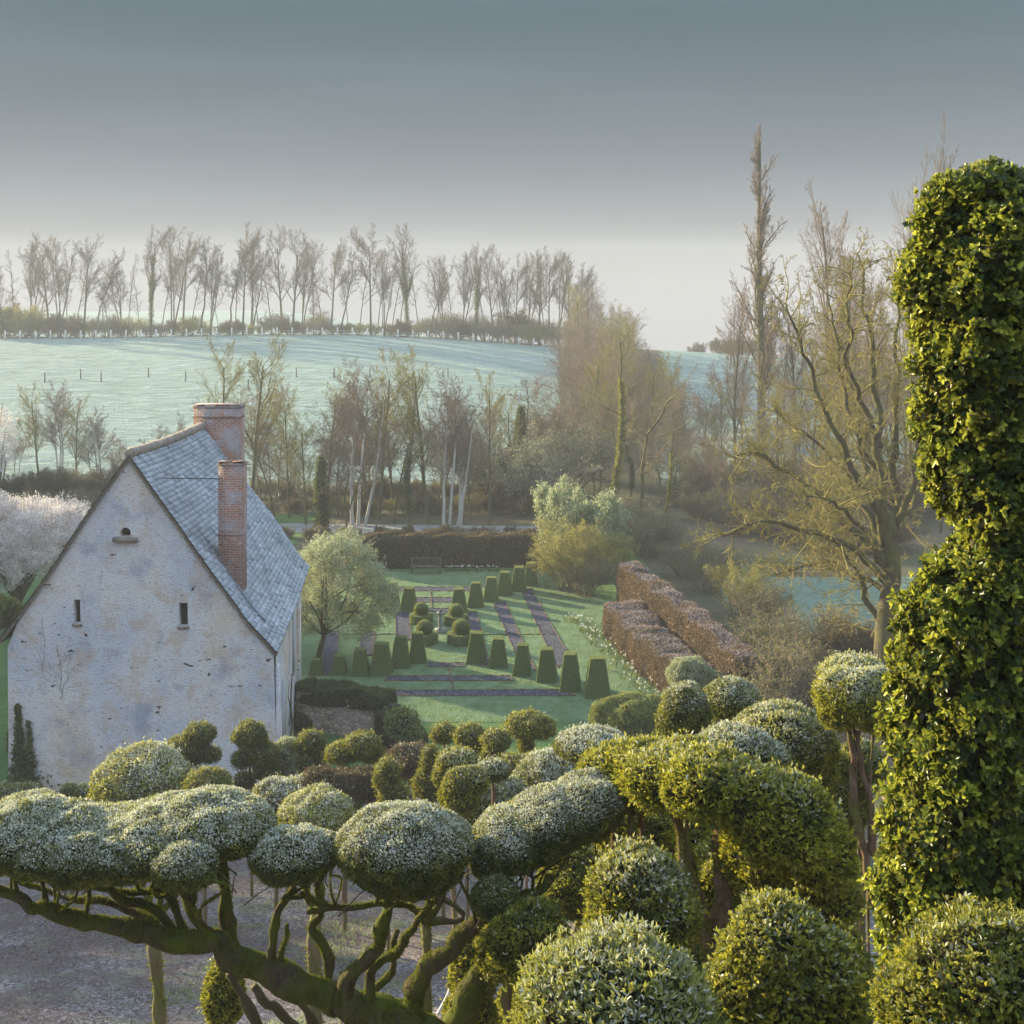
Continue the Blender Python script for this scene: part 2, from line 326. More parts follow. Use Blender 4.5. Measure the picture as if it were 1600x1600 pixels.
M['bark_grey'] = bark_mat('grey_bark', (.10, .085, .07), (.19, .16, .13), (.10, .11, .04), 2)
M['bark_hill'] = bark_mat('brown_bark', (.05, .04, .03), (.10, .08, .06), (.09, .09, .035), 1)
M['bark_birch'] = bark_mat('pale_birch_bark', (.40, .38, .35), (.62, .6, .58), None, 2)
M['bark_lichen'] = bark_mat('lichen_bark', (.05, .042, .03), (.11, .09, .06), (.12, .12, .035), 3, .48)
M['bark_warm'] = bark_mat('warm_bark', (.11, .08, .06), (.21, .16, .12), (.15, .15, .05), 3)
def twig_mat(name, a, b_):
    m, t, b = mat(name, a, .9, .1); c = rampn(t, noise(t, .9, 3), [(.35, a), (.65, b_)]); t.links.new(c, b.inputs['Base Color']); return m
M['tw_brown'] = twig_mat('brown_twigs', (.10, .075, .055), (.16, .115, .075))
M['tw_pink'] = twig_mat('pinkish_twigs', (.20, .15, .12), (.29, .225, .18))
M['tw_ochre'] = twig_mat('ochre_twigs', (.22, .185, .06), (.33, .29, .10))
M['tw_grey'] = twig_mat('grey_twigs', (.16, .14, .12), (.26, .24, .20))
M['tw_olive'] = twig_mat('olive_twigs', (.17, .18, .08), (.27, .25, .12))
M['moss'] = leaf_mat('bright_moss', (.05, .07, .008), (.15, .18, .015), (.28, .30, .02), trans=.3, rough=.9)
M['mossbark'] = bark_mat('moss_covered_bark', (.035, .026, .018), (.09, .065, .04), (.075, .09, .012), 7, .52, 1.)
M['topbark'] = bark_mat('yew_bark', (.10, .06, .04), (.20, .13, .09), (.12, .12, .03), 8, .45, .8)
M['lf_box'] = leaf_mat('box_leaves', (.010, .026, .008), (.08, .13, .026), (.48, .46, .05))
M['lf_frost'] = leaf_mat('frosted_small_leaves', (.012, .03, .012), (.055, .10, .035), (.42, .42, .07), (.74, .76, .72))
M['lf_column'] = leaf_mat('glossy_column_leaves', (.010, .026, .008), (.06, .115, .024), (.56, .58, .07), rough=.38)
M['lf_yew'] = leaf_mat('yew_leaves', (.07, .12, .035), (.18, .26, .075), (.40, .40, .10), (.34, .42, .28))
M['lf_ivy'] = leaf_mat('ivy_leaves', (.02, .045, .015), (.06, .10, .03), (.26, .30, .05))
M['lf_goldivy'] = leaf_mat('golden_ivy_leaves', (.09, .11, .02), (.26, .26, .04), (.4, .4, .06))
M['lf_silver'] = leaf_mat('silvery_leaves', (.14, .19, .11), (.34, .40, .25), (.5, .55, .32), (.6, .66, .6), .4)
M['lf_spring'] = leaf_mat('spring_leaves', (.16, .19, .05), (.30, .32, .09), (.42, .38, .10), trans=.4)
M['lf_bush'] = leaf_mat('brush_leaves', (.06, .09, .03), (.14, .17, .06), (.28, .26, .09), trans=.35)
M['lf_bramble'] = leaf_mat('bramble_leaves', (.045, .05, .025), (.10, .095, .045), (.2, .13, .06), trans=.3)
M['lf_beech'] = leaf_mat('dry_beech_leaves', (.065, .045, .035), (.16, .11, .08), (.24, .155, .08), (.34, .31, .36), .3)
M['lf_bloss'] = leaf_mat('white_blossom', (.50, .47, .48), (.84, .82, .83), (.80, .76, .72), (.85, .85, .86), .3)
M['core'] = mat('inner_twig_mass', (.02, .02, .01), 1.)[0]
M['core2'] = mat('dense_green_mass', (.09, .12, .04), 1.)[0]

# ================================================================== SETTING
gx = np.unique(np.concatenate([np.arange(-900, -150, 25), np.arange(-150, -60, 4), np.arange(-60, -24, 1.5), np.arange(-24, 26, .5), np.arange(26, 80, 1.5), np.arange(80, 160, 4), np.arange(160, 901, 25)]))
gy = np.unique(np.concatenate([np.arange(-60, 0, 6), np.arange(0, 108, .5), np.arange(108, 250, 2.), np.arange(250, 460, 8), np.arange(460, 741, 10)]))
X, Y = np.meshgrid(gx, gy); Z = T(X, Y); nx, ny = len(gx), len(gy)
xc, yc = np.meshgrid((gx[1:] + gx[:-1]) / 2, (gy[1:] + gy[:-1]) / 2); uc = xc / np.maximum(yc, 1) * F + 800
ii, jj = np.meshgrid(np.arange(nx - 1), np.arange(ny - 1)); q = np.stack([jj * nx + ii, jj * nx + ii + 1, (jj + 1) * nx + ii + 1, (jj + 1) * nx + ii], -1)
reg = np.zeros(xc.shape, int)
hill = (yc > 107) & ((uc < 872) | ((uc > 1035) & (yc > 112))) & (yc < 252); reg[hill] = 1
reg[(yc < 46) & (xc < 9)] = 2
reg[(yc > 46) & (yc < 86) & (xc > -7.5) & (xc < 8.6)] = 3
reg[(yc > 60) & (yc < 78) & (xc > 12.2)] = 4
reg[(yc > 250)] = 5
reg[(yc > 46) & (yc < 100) & (xc < -15)] = 3
reg[(yc > 40) & (yc < 60) & (xc > 13.)] = 6
Vg = np.stack([X.ravel(), Y.ravel(), Z.ravel()], 1)
for k, nm, mt in ((0, 'ground', M['floor']), (1, 'hill_pasture', M['pasture']), (2, 'gravel_yard', M['gravel']), (3, 'garden_grass', M['green']), (4, 'meadow', M['teal']), (5, 'far_hills', M['pasture']), (6, 'leafy_bank', M['bank'])):
    f = q[reg == k]; used, inv = np.unique(f.ravel(), return_inverse=True)
    tag(mesh_np(nm, Vg[used], inv.reshape(-1, 4), mt, smooth=True), kind='structure')

def sheet(name, poly, mt, z, kind='structure', **k):
    V = [(p[0], p[1], z) for p in poly]; o = mesh_np(name, V, [np.array([list(range(len(V)))])], mt); tag(o, kind=kind, **k); return o
# garden lawn, frosted (the parterre); front edge is a little bank at y=50.5
sheet('lawn', [G0(575, 1129), G0(1130, 1129), G0(1048, 1080), G0(1000, 1020), G0(960, 960), G0(905, 893), G0(560, 893), G0(478, 960), G0(450, 1050)], M['lawn'], .012)
# strip beds of slate with brick edging (positions measured on the lawn)
def G2(cx, cy): return G0(450 + cx / 2.6667, 800 + cy / 2.6667)
beds = [  # quadrilaterals in the order near-left, near-right, far-right, far-left
    ((395, 768), (1200, 768), (1130, 742), (405, 745)),
    ((400, 705), (940, 705), (925, 684), (425, 684)),
    ((580, 647), (735, 647), (735, 630), (583, 630)),
    ((455, 330), (760, 330), (755, 314), (455, 313)),
    ((530, 377), (690, 377), (692, 358), (530, 358)),
    ((560, 418), (690, 418), (690, 403), (560, 403)),
    ((800, 640), (842, 640), (785, 415), (745, 425)),
    ((975, 650), (1035, 665), (903, 372), (857, 385)),
    ((1122, 650), (1178, 612), (1012, 318), (975, 340)),
    ((452, 535), (512, 535), (508, 420), (447, 420)),
    ((300, 600), (350, 600), (364, 500), (303, 500)),
    ((140, 680), (195, 680), (213, 500), (150, 500)),
    ((560, 560), (585, 560), (575, 545), (560, 545)),
]
slab = MB(); edg = MB()
def strip(e, a, b_, w=.045, h=.045):
    a = np.array(a[:2]); b_ = np.array(b_[:2]); d = b_ - a; L = np.hypot(*d); n_ = max(1, int(L / .24)); d /= L; p_ = np.array([-d[1], d[0]]) * w / 2
    for k in range(n_):
        s = a + d * (L * k / n_); f = a + d * (L * (k + .93) / n_)
        v = [(*(s - p_), .01), (*(f - p_), .01), (*(f + p_), .01), (*(s + p_), .01)]; hh = h + .012 * math.sin(k * 2.3)
        v += [(x, y, hh) for x, y, _ in v]
        e.add(v, [(0, 3, 2, 1), (4, 5, 6, 7), (0, 1, 5, 4), (1, 2, 6, 5), (2, 3, 7, 6), (3, 0, 4, 7)])
for k, qd in enumerate(beds):
    c = [G2(*p_) for p_ in qd]; slab = MB(); slab.add([(p_[0], p_[1], .020) for p_ in c], [(0, 1, 2, 3)]); tag(slab.build('slate_bed', M['slatebed']), kind='structure')
    for k in range(4): edg = MB(); strip(edg, c[k], c[(k + 1) % 4]); tag(edg.build('path_edging', M['edging']), kind='structure')
for a_, b_, w_ in (((690, 740), (665, 630), .07), ((600, 400), (594, 318), .05), ((160, 512), (450, 510), .07), ((810, 512), (1115, 510), .07)):
    edg = MB(); strip(edg, G2(*a_), G2(*b_), w_); tag(edg.build('path_edging', M['edging']), kind='structure')
# road beyond the garden hedge
rp = [(-60, 95.5), (-30, 94.5), (-8, 93.2), (3, 92.6), (8, 93.5)]; rp = catmull([(a, b_, 0) for a, b_ in rp], 8)
dr = nrm(np.gradient(rp, axis=0)); nn = np.stack([-dr[:, 1], dr[:, 0], 0 * dr[:, 0]], 1) * 1.7
V = np.concatenate([rp - nn, rp + nn]); V[:, 2] = T(V[:, 0], V[:, 1]) + .05; n_ = len(rp); k = np.arange(n_ - 1)
tag(mesh_np('road', V, np.stack([k, k + 1, n_ + k + 1, n_ + k], 1), M['road']), kind='structure')

# ================================================================== LEAVES
def leaves(Pt, D, Nn, L, w=.42, rng=None, fold=.25):
    """Pt base points, D direction of each leaf, Nn face normal hint; two triangles folded on the midrib"""
    D = nrm(D); S = nrm(np.cross(D, Nn)); U = np.cross(S, D); L = np.broadcast_to(L, (len(Pt),))[:, None]
    mid = Pt + D * L * .48
    V = np.stack([Pt, mid + S * L * w * .5 + U * L * fold * w, Pt + D * L, mid - S * L * w * .5 + U * L * fold * w], 1)
    n_ = len(Pt); b_ = np.arange(n_)[:, None] * 4
    return V.reshape(-1, 3), np.concatenate([b_ + [0, 1, 2], b_ + [0, 2, 3]], 0)
def leaves6(Pt, D, Nn, L, w=.42, rng=None, fold=.2):
    """rounded leaf of four triangles, folded on the midrib and bent back a little"""
    D = nrm(D); S = nrm(np.cross(D, Nn)); U = np.cross(S, D); L = np.broadcast_to(L, (len(Pt),))[:, None]
    def q(a, s, u): return Pt + D * L * a + S * L * w * s + U * L * u
    V = np.stack([Pt, q(.32, .44, .08 * fold * 4), q(.72, .40, .05), q(1, 0, -.10), q(.72, -.40, .05), q(.32, -.44, .08 * fold * 4), q(.5, 0, -.03)], 1)
    n_ = len(Pt); b_ = np.arange(n_)[:, None] * 7
    return V.reshape(-1, 3), np.concatenate([b_ + [0, 1, 6], b_ + [1, 2, 6], b_ + [2, 3, 6], b_ + [3, 4, 6], b_ + [4, 5, 6], b_ + [5, 0, 6]], 0)
def rotm(rx, ry, rz):
    return np.array(Matrix.Rotation(rz, 3, 'Z') @ Matrix.Rotation(ry, 3, 'Y') @ Matrix.Rotation(rx, 3, 'X'))
def fib(n, rng):
    v = rng.normal(size=(n, 3)); return nrm(v)
ICO = None
def ico(sub=3):
    bm = bmesh.new(); bmesh.ops.create_icosphere(bm, subdivisions=sub, radius=1); V = np.array([v.co[:] for v in bm.verts]); Fs = np.array([[v.index for v in f.verts] for f in bm.faces]); bm.free(); return V, Fs
ICOV, ICOF = ico(3)
def shell(name, ells, L, mt, parent=None, cov=2.6, seed=0, frost=.0, young=.15, lump=.06, depth=.10, whorl=1, w=.42, core=.86, up=.35, origin=None, flat=.75, sunny=0, wild=.02, frost_lo=.25, corem='core', gaps=None, near=False):
    LV = leaves6 if near else leaves; nv_ = 7 if near else 4
    """clipped foliage: leaves through the outer shell of a union of ellipsoids [(centre, radii, rotation)]. flat: how round the underside is"""
    rng = np.random.default_rng(seed); Vs = []; Fs = []; Cs = []; off = 0
    ells = [(np.array(c, float), np.array(r, float), rotm(*(e[0] if e else (0, 0, 0)))) for c, r, *e in ells]
    def squash(v): v = v.copy(); v[:, 2] = np.where(v[:, 2] < 0, v[:, 2] * flat, v[:, 2]); return v
    for k, (c, r, rm) in enumerate(ells):
        p = 1.6; a, b_, c_ = r; area = 4 * math.pi * (((a * b_) ** p + (a * c_) ** p + (b_ * c_) ** p) / 3) ** (1 / p)
        n_ = int(cov * area / (.5 * L * L * w)); n_ = max(n_, 30); nw = max(1, n_ // whorl)
        s = fib(nw, rng); loc = squash(s) * r
        wgt = np.linalg.norm(s / r, axis=1); keep = rng.random(nw) < wgt / wgt.max() * 1.15; s = s[keep]; loc = loc[keep]
        nor = nrm((s / r) @ rm.T); pt = loc @ rm.T + c
        for k2, (c2, r2, rm2) in enumerate(ells):
            if k2 == k: continue
            q2 = ((pt - c2) @ rm2) / r2; q2[:, 2] = np.where(q2[:, 2] < 0, q2[:, 2] / flat, q2[:, 2]); kk = (q2 ** 2).sum(1) > .80
            pt = pt[kk]; nor = nor[kk]
        mr_ = min(r)
        if gaps is not None: kk = snoise(pt, 3.2 / mr_, seed + 31, 3) > gaps; pt = pt[kk]; nor = nor[kk]
        lum = snoise(pt, 2.2 / mr_, seed + k, 2)
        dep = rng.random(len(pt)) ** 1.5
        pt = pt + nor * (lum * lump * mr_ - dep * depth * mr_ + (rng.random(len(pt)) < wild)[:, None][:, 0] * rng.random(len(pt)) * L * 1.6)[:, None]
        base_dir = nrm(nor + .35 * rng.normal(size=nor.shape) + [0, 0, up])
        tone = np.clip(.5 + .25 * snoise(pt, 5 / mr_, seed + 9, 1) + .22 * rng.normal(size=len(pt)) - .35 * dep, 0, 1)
        fr = np.clip((nor[:, 2] - frost_lo) / (1 - frost_lo), 0, 1) ** .7 * frost * np.clip(1.0 + .45 * snoise(pt, 3 / mr_, seed + 3, 2), 0, 1.6) * (1 - .75 * dep)
        yg = np.clip(young * (1 + .8 * snoise(pt, 3.5 / mr_, seed + 5, 2)) * (1 - dep) * 1.6, 0, 1) * rng.random(len(pt))
        for j in range(whorl):
            if whorl > 1:
                t1 = nrm(np.cross(base_dir, rng.normal(size=base_dir.shape))); ang = rng.uniform(.45, 1.15, len(pt))[:, None] * (0.25 if j == 0 else 1)
                D = nrm(base_dir * np.cos(ang) + t1 * np.sin(ang)); Nh = base_dir
            else:
                D = nrm(base_dir + .75 * rng.normal(size=base_dir.shape)); Nh = nor + .3 * rng.normal(size=nor.shape)
            Ls = L * rng.uniform(.65, 1.25, len(pt)); v, f = LV(pt, D, Nh, Ls, w)
            Vs.append(v); Fs.append(f + off); off += len(v)
            tj = np.clip(tone + .12 * rng.normal(size=len(pt)), 0, 1); fj = (rng.random(len(pt)) < fr) * rng.uniform(.35, .85, len(pt)) + .25 * fr; fj = np.clip(fj, 0, 1); yj = np.clip(yg + (.25 * yg if j == 0 else 0), 0, 1)
            Cs.append(np.repeat(np.stack([tj, fj, yj], 1), nv_, 0))
    nleaf = sum(len(f) for f in Fs); mi = [0] * nleaf
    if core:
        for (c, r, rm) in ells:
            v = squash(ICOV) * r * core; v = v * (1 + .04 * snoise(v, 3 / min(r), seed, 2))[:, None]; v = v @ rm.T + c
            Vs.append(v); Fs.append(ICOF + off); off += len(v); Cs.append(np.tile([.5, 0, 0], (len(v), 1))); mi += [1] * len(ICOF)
    V = np.concatenate(Vs)
    if origin is not None: V = V - np.array(origin)
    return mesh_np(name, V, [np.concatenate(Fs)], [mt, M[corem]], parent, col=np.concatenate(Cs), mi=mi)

# ================================================================== BARE TREES
def prisms(seg, n):
    p0, p1, r0, r1 = seg; d = nrm(p1 - p0); h = np.where(np.abs(d[:, 2:3]) > .9, [[1., 0, 0]], [[0, 0, 1.]]); u = nrm(np.cross(d, h)); w = np.cross(d, u)
    a = np.arange(n) * 2 * np.pi / n; ring = np.cos(a)[None, :, None] * u[:, None] + np.sin(a)[None, :, None] * w[:, None]
    V = np.concatenate([p0[:, None] + ring * r0[:, None, None], p1[:, None] + ring * r1[:, None, None]], 1).reshape(-1, 3)
    k = np.arange(n); q_ = np.stack([k, (k + 1) % n, n + (k + 1) % n, n + k], 1); return V, (np.arange(len(p0))[:, None, None] * 2 * n + q_).reshape(-1, 4)
def grow(rng, levels, H=1., r=.03, base=None, rmin=.0):
    """levels: dicts n, ang, len, wig, up, seg, t0, rr. Returns list of (p0,p1,r0,r1) per level"""
    if base is None: Pb = np.zeros((1, 3)); D = np.array([[0., 0, 1]]); Ln = np.array([H]); Rd = np.array([r])
    else: Pb, D, Ln, Rd = base
    out = []
    for li, lv in enumerate(levels):
        n_ = len(Pb); ns = lv.get('seg', 5); pts = [Pb]; dirs = [D]; P_ = Pb.copy(); d = D.copy(); step = (Ln / ns)[:, None]
        for s in range(ns):
            d = nrm(d + lv.get('wig', .15) * rng.normal(size=d.shape) + [0, 0, lv.get('up', 0.)]); P_ = P_ + d * step; pts.append(P_); dirs.append(d)
        pts = np.stack(pts, 1); dirs = np.stack(dirs, 1); tp = lv.get('tip', .25)
        rad = Rd[:, None] * (1 - (1 - tp) * (np.linspace(0, 1, ns + 1)[None]) ** lv.get('rp', 1.)); rad = np.maximum(rad, rmin)
        out.append((pts[:, :-1].reshape(-1, 3), pts[:, 1:].reshape(-1, 3), rad[:, :-1].ravel(), rad[:, 1:].ravel()))
        if li + 1 < len(levels):
            nx_ = levels[li + 1]; m = nx_['n']; t0 = nx_.get('t0', .2); tt = t0 + (1 - t0) * (np.arange(m)[None] + rng.random((n_, m))) / m; tt = np.clip(tt, 0, .995)
            f = tt * ns; i0 = f.astype(int); fr = (f - i0)[..., None]; rows = np.arange(n_)[:, None]
            pb = pts[rows, i0] * (1 - fr) + pts[rows, i0 + 1] * fr; dd = dirs[rows, i0 + 1]; rl = rad[rows, i0]
            perp = nrm(np.cross(dd, rng.normal(size=dd.shape))); a = R(nx_['ang']) * rng.uniform(.7, 1.3, tt.shape)[..., None]
            D = nrm(dd * np.cos(a) + perp * np.sin(a)).reshape(-1, 3)
            prof = nx_.get('prof', lambda t: 1 - .55 * t)
            Ln = (Ln[:, None] * nx_['len'] * prof((tt - t0) / (1 - t0)) * rng.uniform(.7, 1.25, tt.shape)).ravel(); Pb = pb.reshape(-1, 3); Rd = np.maximum(rl.ravel() * nx_.get('rr', .5), rmin)
    return out
def tree_parts(segs, nsplit, sides, barkm, twigm, parent, names=('trunk', 'crown'), extra=None):
    obs = []
    for nm, ss, sd, mt in ((names[0], segs[:nsplit], sides[:nsplit], barkm), (names[1], segs[nsplit:], sides[nsplit:], twigm)):
        if not ss: continue
        Vs = []; Fs = []; off = 0
        for s, n_ in zip(ss, sd):
            v, f = prisms(s, n_); Vs.append(v); Fs.append(f + off); off += len(v)
        C = [np.tile([.5, 0, 0], (sum(map(len, Vs)), 1))]; mi = [0] * sum(map(len, Fs)); FF = [np.concatenate(Fs)]; mats = [mt]
        if nm == names[1] and extra is not None:
            L, den, lm, yg = extra; rng = np.random.default_rng(5); e = segs[-1]; sel = rng.random(len(e[0])) < 1
            pt = np.repeat(e[1][sel], den, 0) if den >= 1 else e[1][rng.random(len(e[1])) < den]
            pt = pt + rng.normal(size=pt.shape) * L * .8; dd = rng.normal(size=pt.shape) + [0, 0, .4]
            v, f = leaves(pt, dd, rng.normal(size=pt.shape), L * rng.uniform(.6, 1.2, len(pt)), .5)
            Vs.append(v); FF.append(f + off); C.append(np.repeat(np.stack([rng.random(len(pt)), 0 * pt[:, 0], yg * rng.random(len(pt))], 1), 4, 0)); mi += [1] * len(f); mats.append(lm)
        obs.append(mesh_np(nm, np.concatenate(Vs), FF, mats, parent, col=np.concatenate(C), mi=mi))
    return obs
def children_of(o): return [c for c in bpy.data.objects if c.parent == o]
KIDS = {}
def dup(root, loc, rz, sc, label, cat=None, group=None, name=None):
    kids = KIDS.get(root.name) or KIDS.setdefault(root.name, children_of(root))
    r = root.copy(); COL.objects.link(r); r.name = name or root.name.split('.')[0]; r.location = tuple(float(v) for v in loc); r.rotation_euler = (0, 0, rz); r.scale = sc if hasattr(sc, '__len__') else (sc,) * 3
    tag(r, label, cat, group)
    for c in kids:
        d = c.copy(); COL.objects.link(d); d.parent = r; d.name = c.name.split('.')[0]
    return r
PROTO = {}
def proto(key, fn):
    """unit prototypes (height 1) that the first placing moves into place"""
    PROTO[key] = [fn(), False]
def place(key, loc, rz, sc, label, cat, group=None, name=None):
    root, used = PROTO[key]
    if not used:
        PROTO[key][1] = True; KIDS[root.name] = children_of(root); root.location = tuple(float(v) for v in loc); root.rotation_euler = (0, 0, rz); root.scale = sc if hasattr(sc, '__len__') else (sc,) * 3
        tag(root, label, cat, group)
        if name and name != root.name: KIDS[name] = KIDS[root.name]; root.name = name; KIDS[root.name] = KIDS[name]
        return root
    return dup(root, loc, rz, sc, label, cat, group, name)
def mk(name, seed, levels, r, barkm, twigm, nsplit=2, sides=(8, 5, 3, 3, 3), rmin=.0006, extra=None, lean=None, multi=1, ivy=None, spread=.05, ang0=8, ivr=.45):
    def fn():
        rng = np.random.default_rng(seed); root = empty(name)
        base = None
        if multi > 1 or lean:
            a = rng.uniform(0, 6.28, multi); tl = R(ang0) * rng.uniform(.3, 1.3, multi)
            base = (np.stack([np.cos(a) * spread * rng.random(multi), np.sin(a) * spread * rng.random(multi), 0 * a], 1), np.stack([np.sin(tl) * np.cos(a), np.sin(tl) * np.sin(a), np.cos(tl)], 1), rng.uniform(.75, 1.0, multi), r * rng.uniform(.7, 1, multi))
        segs = grow(rng, levels, 1., r, base, rmin)
        if 1 < multi < 6:
            def chunk(s_, q): n_ = len(s_[0]) // multi; return tuple(a_[q * n_:(q + 1) * n_] for a_ in s_)
            for q in range(multi - 1): tree_parts([chunk(s_, q) for s_ in segs[:nsplit]], nsplit, sides, M[barkm], None, root)
            head = [chunk(s_, multi - 1) for s_ in segs[:nsplit]]
        else: head = segs[:nsplit]
        tree_parts(head + segs[nsplit:], nsplit, sides, M[barkm], M[twigm], root, names=('stems' if multi >= 6 else 'trunk', 'crown'), extra=(extra[0], extra[1], M[extra[2]], extra[3]) if extra else None)
        if ivy:
            lm, h0, h1, den, L = ivy; p0, p1, r0, r1 = [np.concatenate(x) for x in zip(*[segs[0], segs[1]])]; k = (p0[:, 2] > h0) & (p0[:, 2] < h1) & (r0 > r * ivr); p0, p1, r0 = p0[k], p1[k], r0[k]
            n_ = den; i = rng.integers(0, len(p0), n_); tt = rng.random((n_, 1)); pt = p0[i] * (1 - tt) + p1[i] * tt; dd = rng.normal(size=(n_, 3)); pt = pt + nrm(dd) * (r0[i] * 1.1 + L * .9 * rng.random(n_))[:, None]
            v, f = leaves(pt, dd + [0, 0, -.3], rng.normal(size=pt.shape), L * rng.uniform(.6, 1.2, n_), .7)
            mesh_np('ivy', v, [f], [M[lm]], root, col=np.repeat(np.stack([rng.random(n_), 0 * pt[:, 0], .5 * rng.random(n_) ** 2], 1), 4, 0))
        return root
    return fn
def L_(n, ang, ln, wig=.15, up=.05, seg=4, t0=.2, rr=.5, **k): return dict(n=n, ang=ang, len=ln, wig=wig, up=up, seg=seg, t0=t0, rr=rr, **k)
T0 = dict(n=1, ang=0, len=1, wig=.05, up=.03, seg=9, tip=.3)
vase = lambda t: 1 - .35 * t
# tall bare hedgerow trees
DN = lambda n, m=4: [L_(n, 34, .42, .2, .04, 3, .1, .5), L_(m, 36, .55, .22, .02, 2, .1, .6)]
proto('hillA', mk('bare_tree', 1, [dict(T0, wig=.03), L_(13, 38, .42, .12, .09, 7, .42, .45, prof=vase), L_(11, 34, .45, .14, .05, 4, .15, .5)] + DN(11), .0145, 'bark_hill', 'tw_brown'))
proto('hillB', mk('bare_tree', 2, [dict(T0, wig=.03), L_(11, 32, .52, .10, .09, 7, .33, .55, prof=vase), L_(11, 32, .40, .14, .05, 4, .2, .5)] + DN(11), .016, 'bark_hill', 'tw_brown'))
proto('hillC', mk('bare_tree', 3, [dict(T0, wig=.09), L_(18, 42, .27, .2, .12, 5, .4, .5, prof=lambda t: 1 - .5 * t), L_(9, 38, .45, .2, .05, 4, .1, .5)] + DN(8), .012, 'bark_hill', 'tw_brown'))
proto('hillIvy', mk('ivy_clad_tree', 4, [dict(T0, wig=.04), L_(11, 30, .46, .12, .09, 6, .35, .55, prof=vase), L_(11, 34, .4, .16, .05, 4, .2, .5)] + DN(9), .017, 'bark_hill', 'tw_brown', ivy=('lf_ivy', .08, .8, 3600, .014), ivr=.3))
proto('hillTwin', mk('forked_tree', 5, [dict(T0, wig=.05, tip=.35), L_(10, 26, .42, .12, .10, 6, .35, .5, prof=vase), L_(9, 32, .42, .16, .05, 4, .2, .5)] + DN(8), .0115, 'bark_hill', 'tw_brown', multi=3, spread=.03, ang0=7))
proto('hillThin', mk('slender_tree', 6, [dict(T0, wig=.05), L_(18, 38, .16, .2, .1, 4, .3, .5), L_(8, 38, .5, .2, .05, 3, .1, .5), L_(5, 38, .5, .2, .05, 2, .1, .5)], .007, 'bark_hill', 'tw_brown'))
# valley trees
proto('birch', mk('birch_tree', 11, [dict(T0, wig=.035), L_(20, 38, .34, .12, .07, 6, .36, .33, prof=lambda t: 1 - .5 * t), L_(10, 32, .42, .14, .04, 4, .12, .5)] + DN(6, 3), .0095, 'bark_birch', 'tw_pink', nsplit=1, multi=3, spread=.05, ang0=6, rmin=.0005))
proto('ash', mk('bare_tree', 12, [dict(T0, wig=.04), L_(24, 36, .38, .12, .08, 6, .24, .40, prof=lambda t: 1 - .4 * t), L_(11, 34, .42, .14, .05, 4, .12, .5)] + DN(7, 3), .0115, 'bark_grey', 'tw_ochre', rmin=.0005, extra=(.006, .3, 'lf_spring', .5)))
proto('ashPink', mk('bare_tree', 13, [dict(T0, wig=.04), L_(22, 42, .38, .14, .07, 6, .26, .40, prof=lambda t: 1 - .4 * t), L_(11, 34, .42, .14, .05, 4, .12, .5)] + DN(7, 3), .0105, 'bark_grey', 'tw_pink', rmin=.0005, multi=2, spread=.04))
proto('ashIvy', mk('ivy_clad_tree', 14, [dict(T0, wig=.045), L_(20, 36, .36, .14, .09, 6, .3, .42, prof=lambda t: 1 - .4 * t), L_(10, 34, .42, .14, .05, 4, .12, .5)] + DN(6, 3), .012, 'bark_grey', 'tw_ochre', ivy=('lf_ivy', .0, .5, 4200, .010), rmin=.0005))
proto('goldIvy', mk('golden_ivy_tree', 15, [dict(T0, wig=.05), L_(14, 50, .36, .2, .06, 7, .3, .42, prof=lambda t: 1 - .4 * t), L_(10, 42, .44, .2, .05, 4, .12, .5)] + DN(5, 3), .012, 'bark_lichen', 'tw_olive', ivy=('lf_goldivy', .0, .72, 3600, .010), rmin=.0005))
proto('crook', mk('crooked_tree', 16, [dict(T0, wig=.16, seg=10), L_(11, 50, .45, .26, .05, 7, .25, .5), L_(9, 45, .42, .25, .05, 4, .12, .5)] + DN(5, 3), .013, 'bark_warm', 'tw_pink', rmin=.0005))
proto('thicket', mk('bare_tree', 17, [dict(T0, wig=.08), L_(20, 52, .42, .16, .03, 5, .2, .38, prof=lambda t: 1 - .3 * t), L_(11, 38, .45, .18, .04, 4, .1, .5)] + DN(8, 3), .0095, 'bark_warm', 'tw_pink', rmin=.0006, multi=3, spread=.1, ang0=16))
proto('poplar', mk('poplar_tree', 18, [dict(T0, wig=.02, up=.08, seg=12), L_(54, 26, .13, .12, .16, 5, .16, .36, prof=lambda t: 1.5 - 1.1 * t), L_(9, 28, .45, .14, .10, 4, .1, .55), L_(7, 30, .45, .18, .06, 3, .1, .55), L_(4, 30, .5, .2, .05, 2, .1, .6)], .0125, 'bark_hill', 'tw_pink', rmin=.0004, ivy=('lf_ivy', .28, .55, 900, .006)))
proto('poplarB', mk('poplar_tree', 19, [dict(T0, wig=.03, up=.06, seg=12), L_(28, 22, .40, .12, .15, 7, .14, .36, prof=lambda t: 1.2 - .8 * t), L_(10, 28, .36, .14, .10, 4, .12, .5), L_(8, 30, .42, .18, .06, 3, .1, .55), L_(4, 30, .5, .2, .05, 2, .1, .6)], .010, 'bark_hill', 'tw_pink', rmin=.0004))
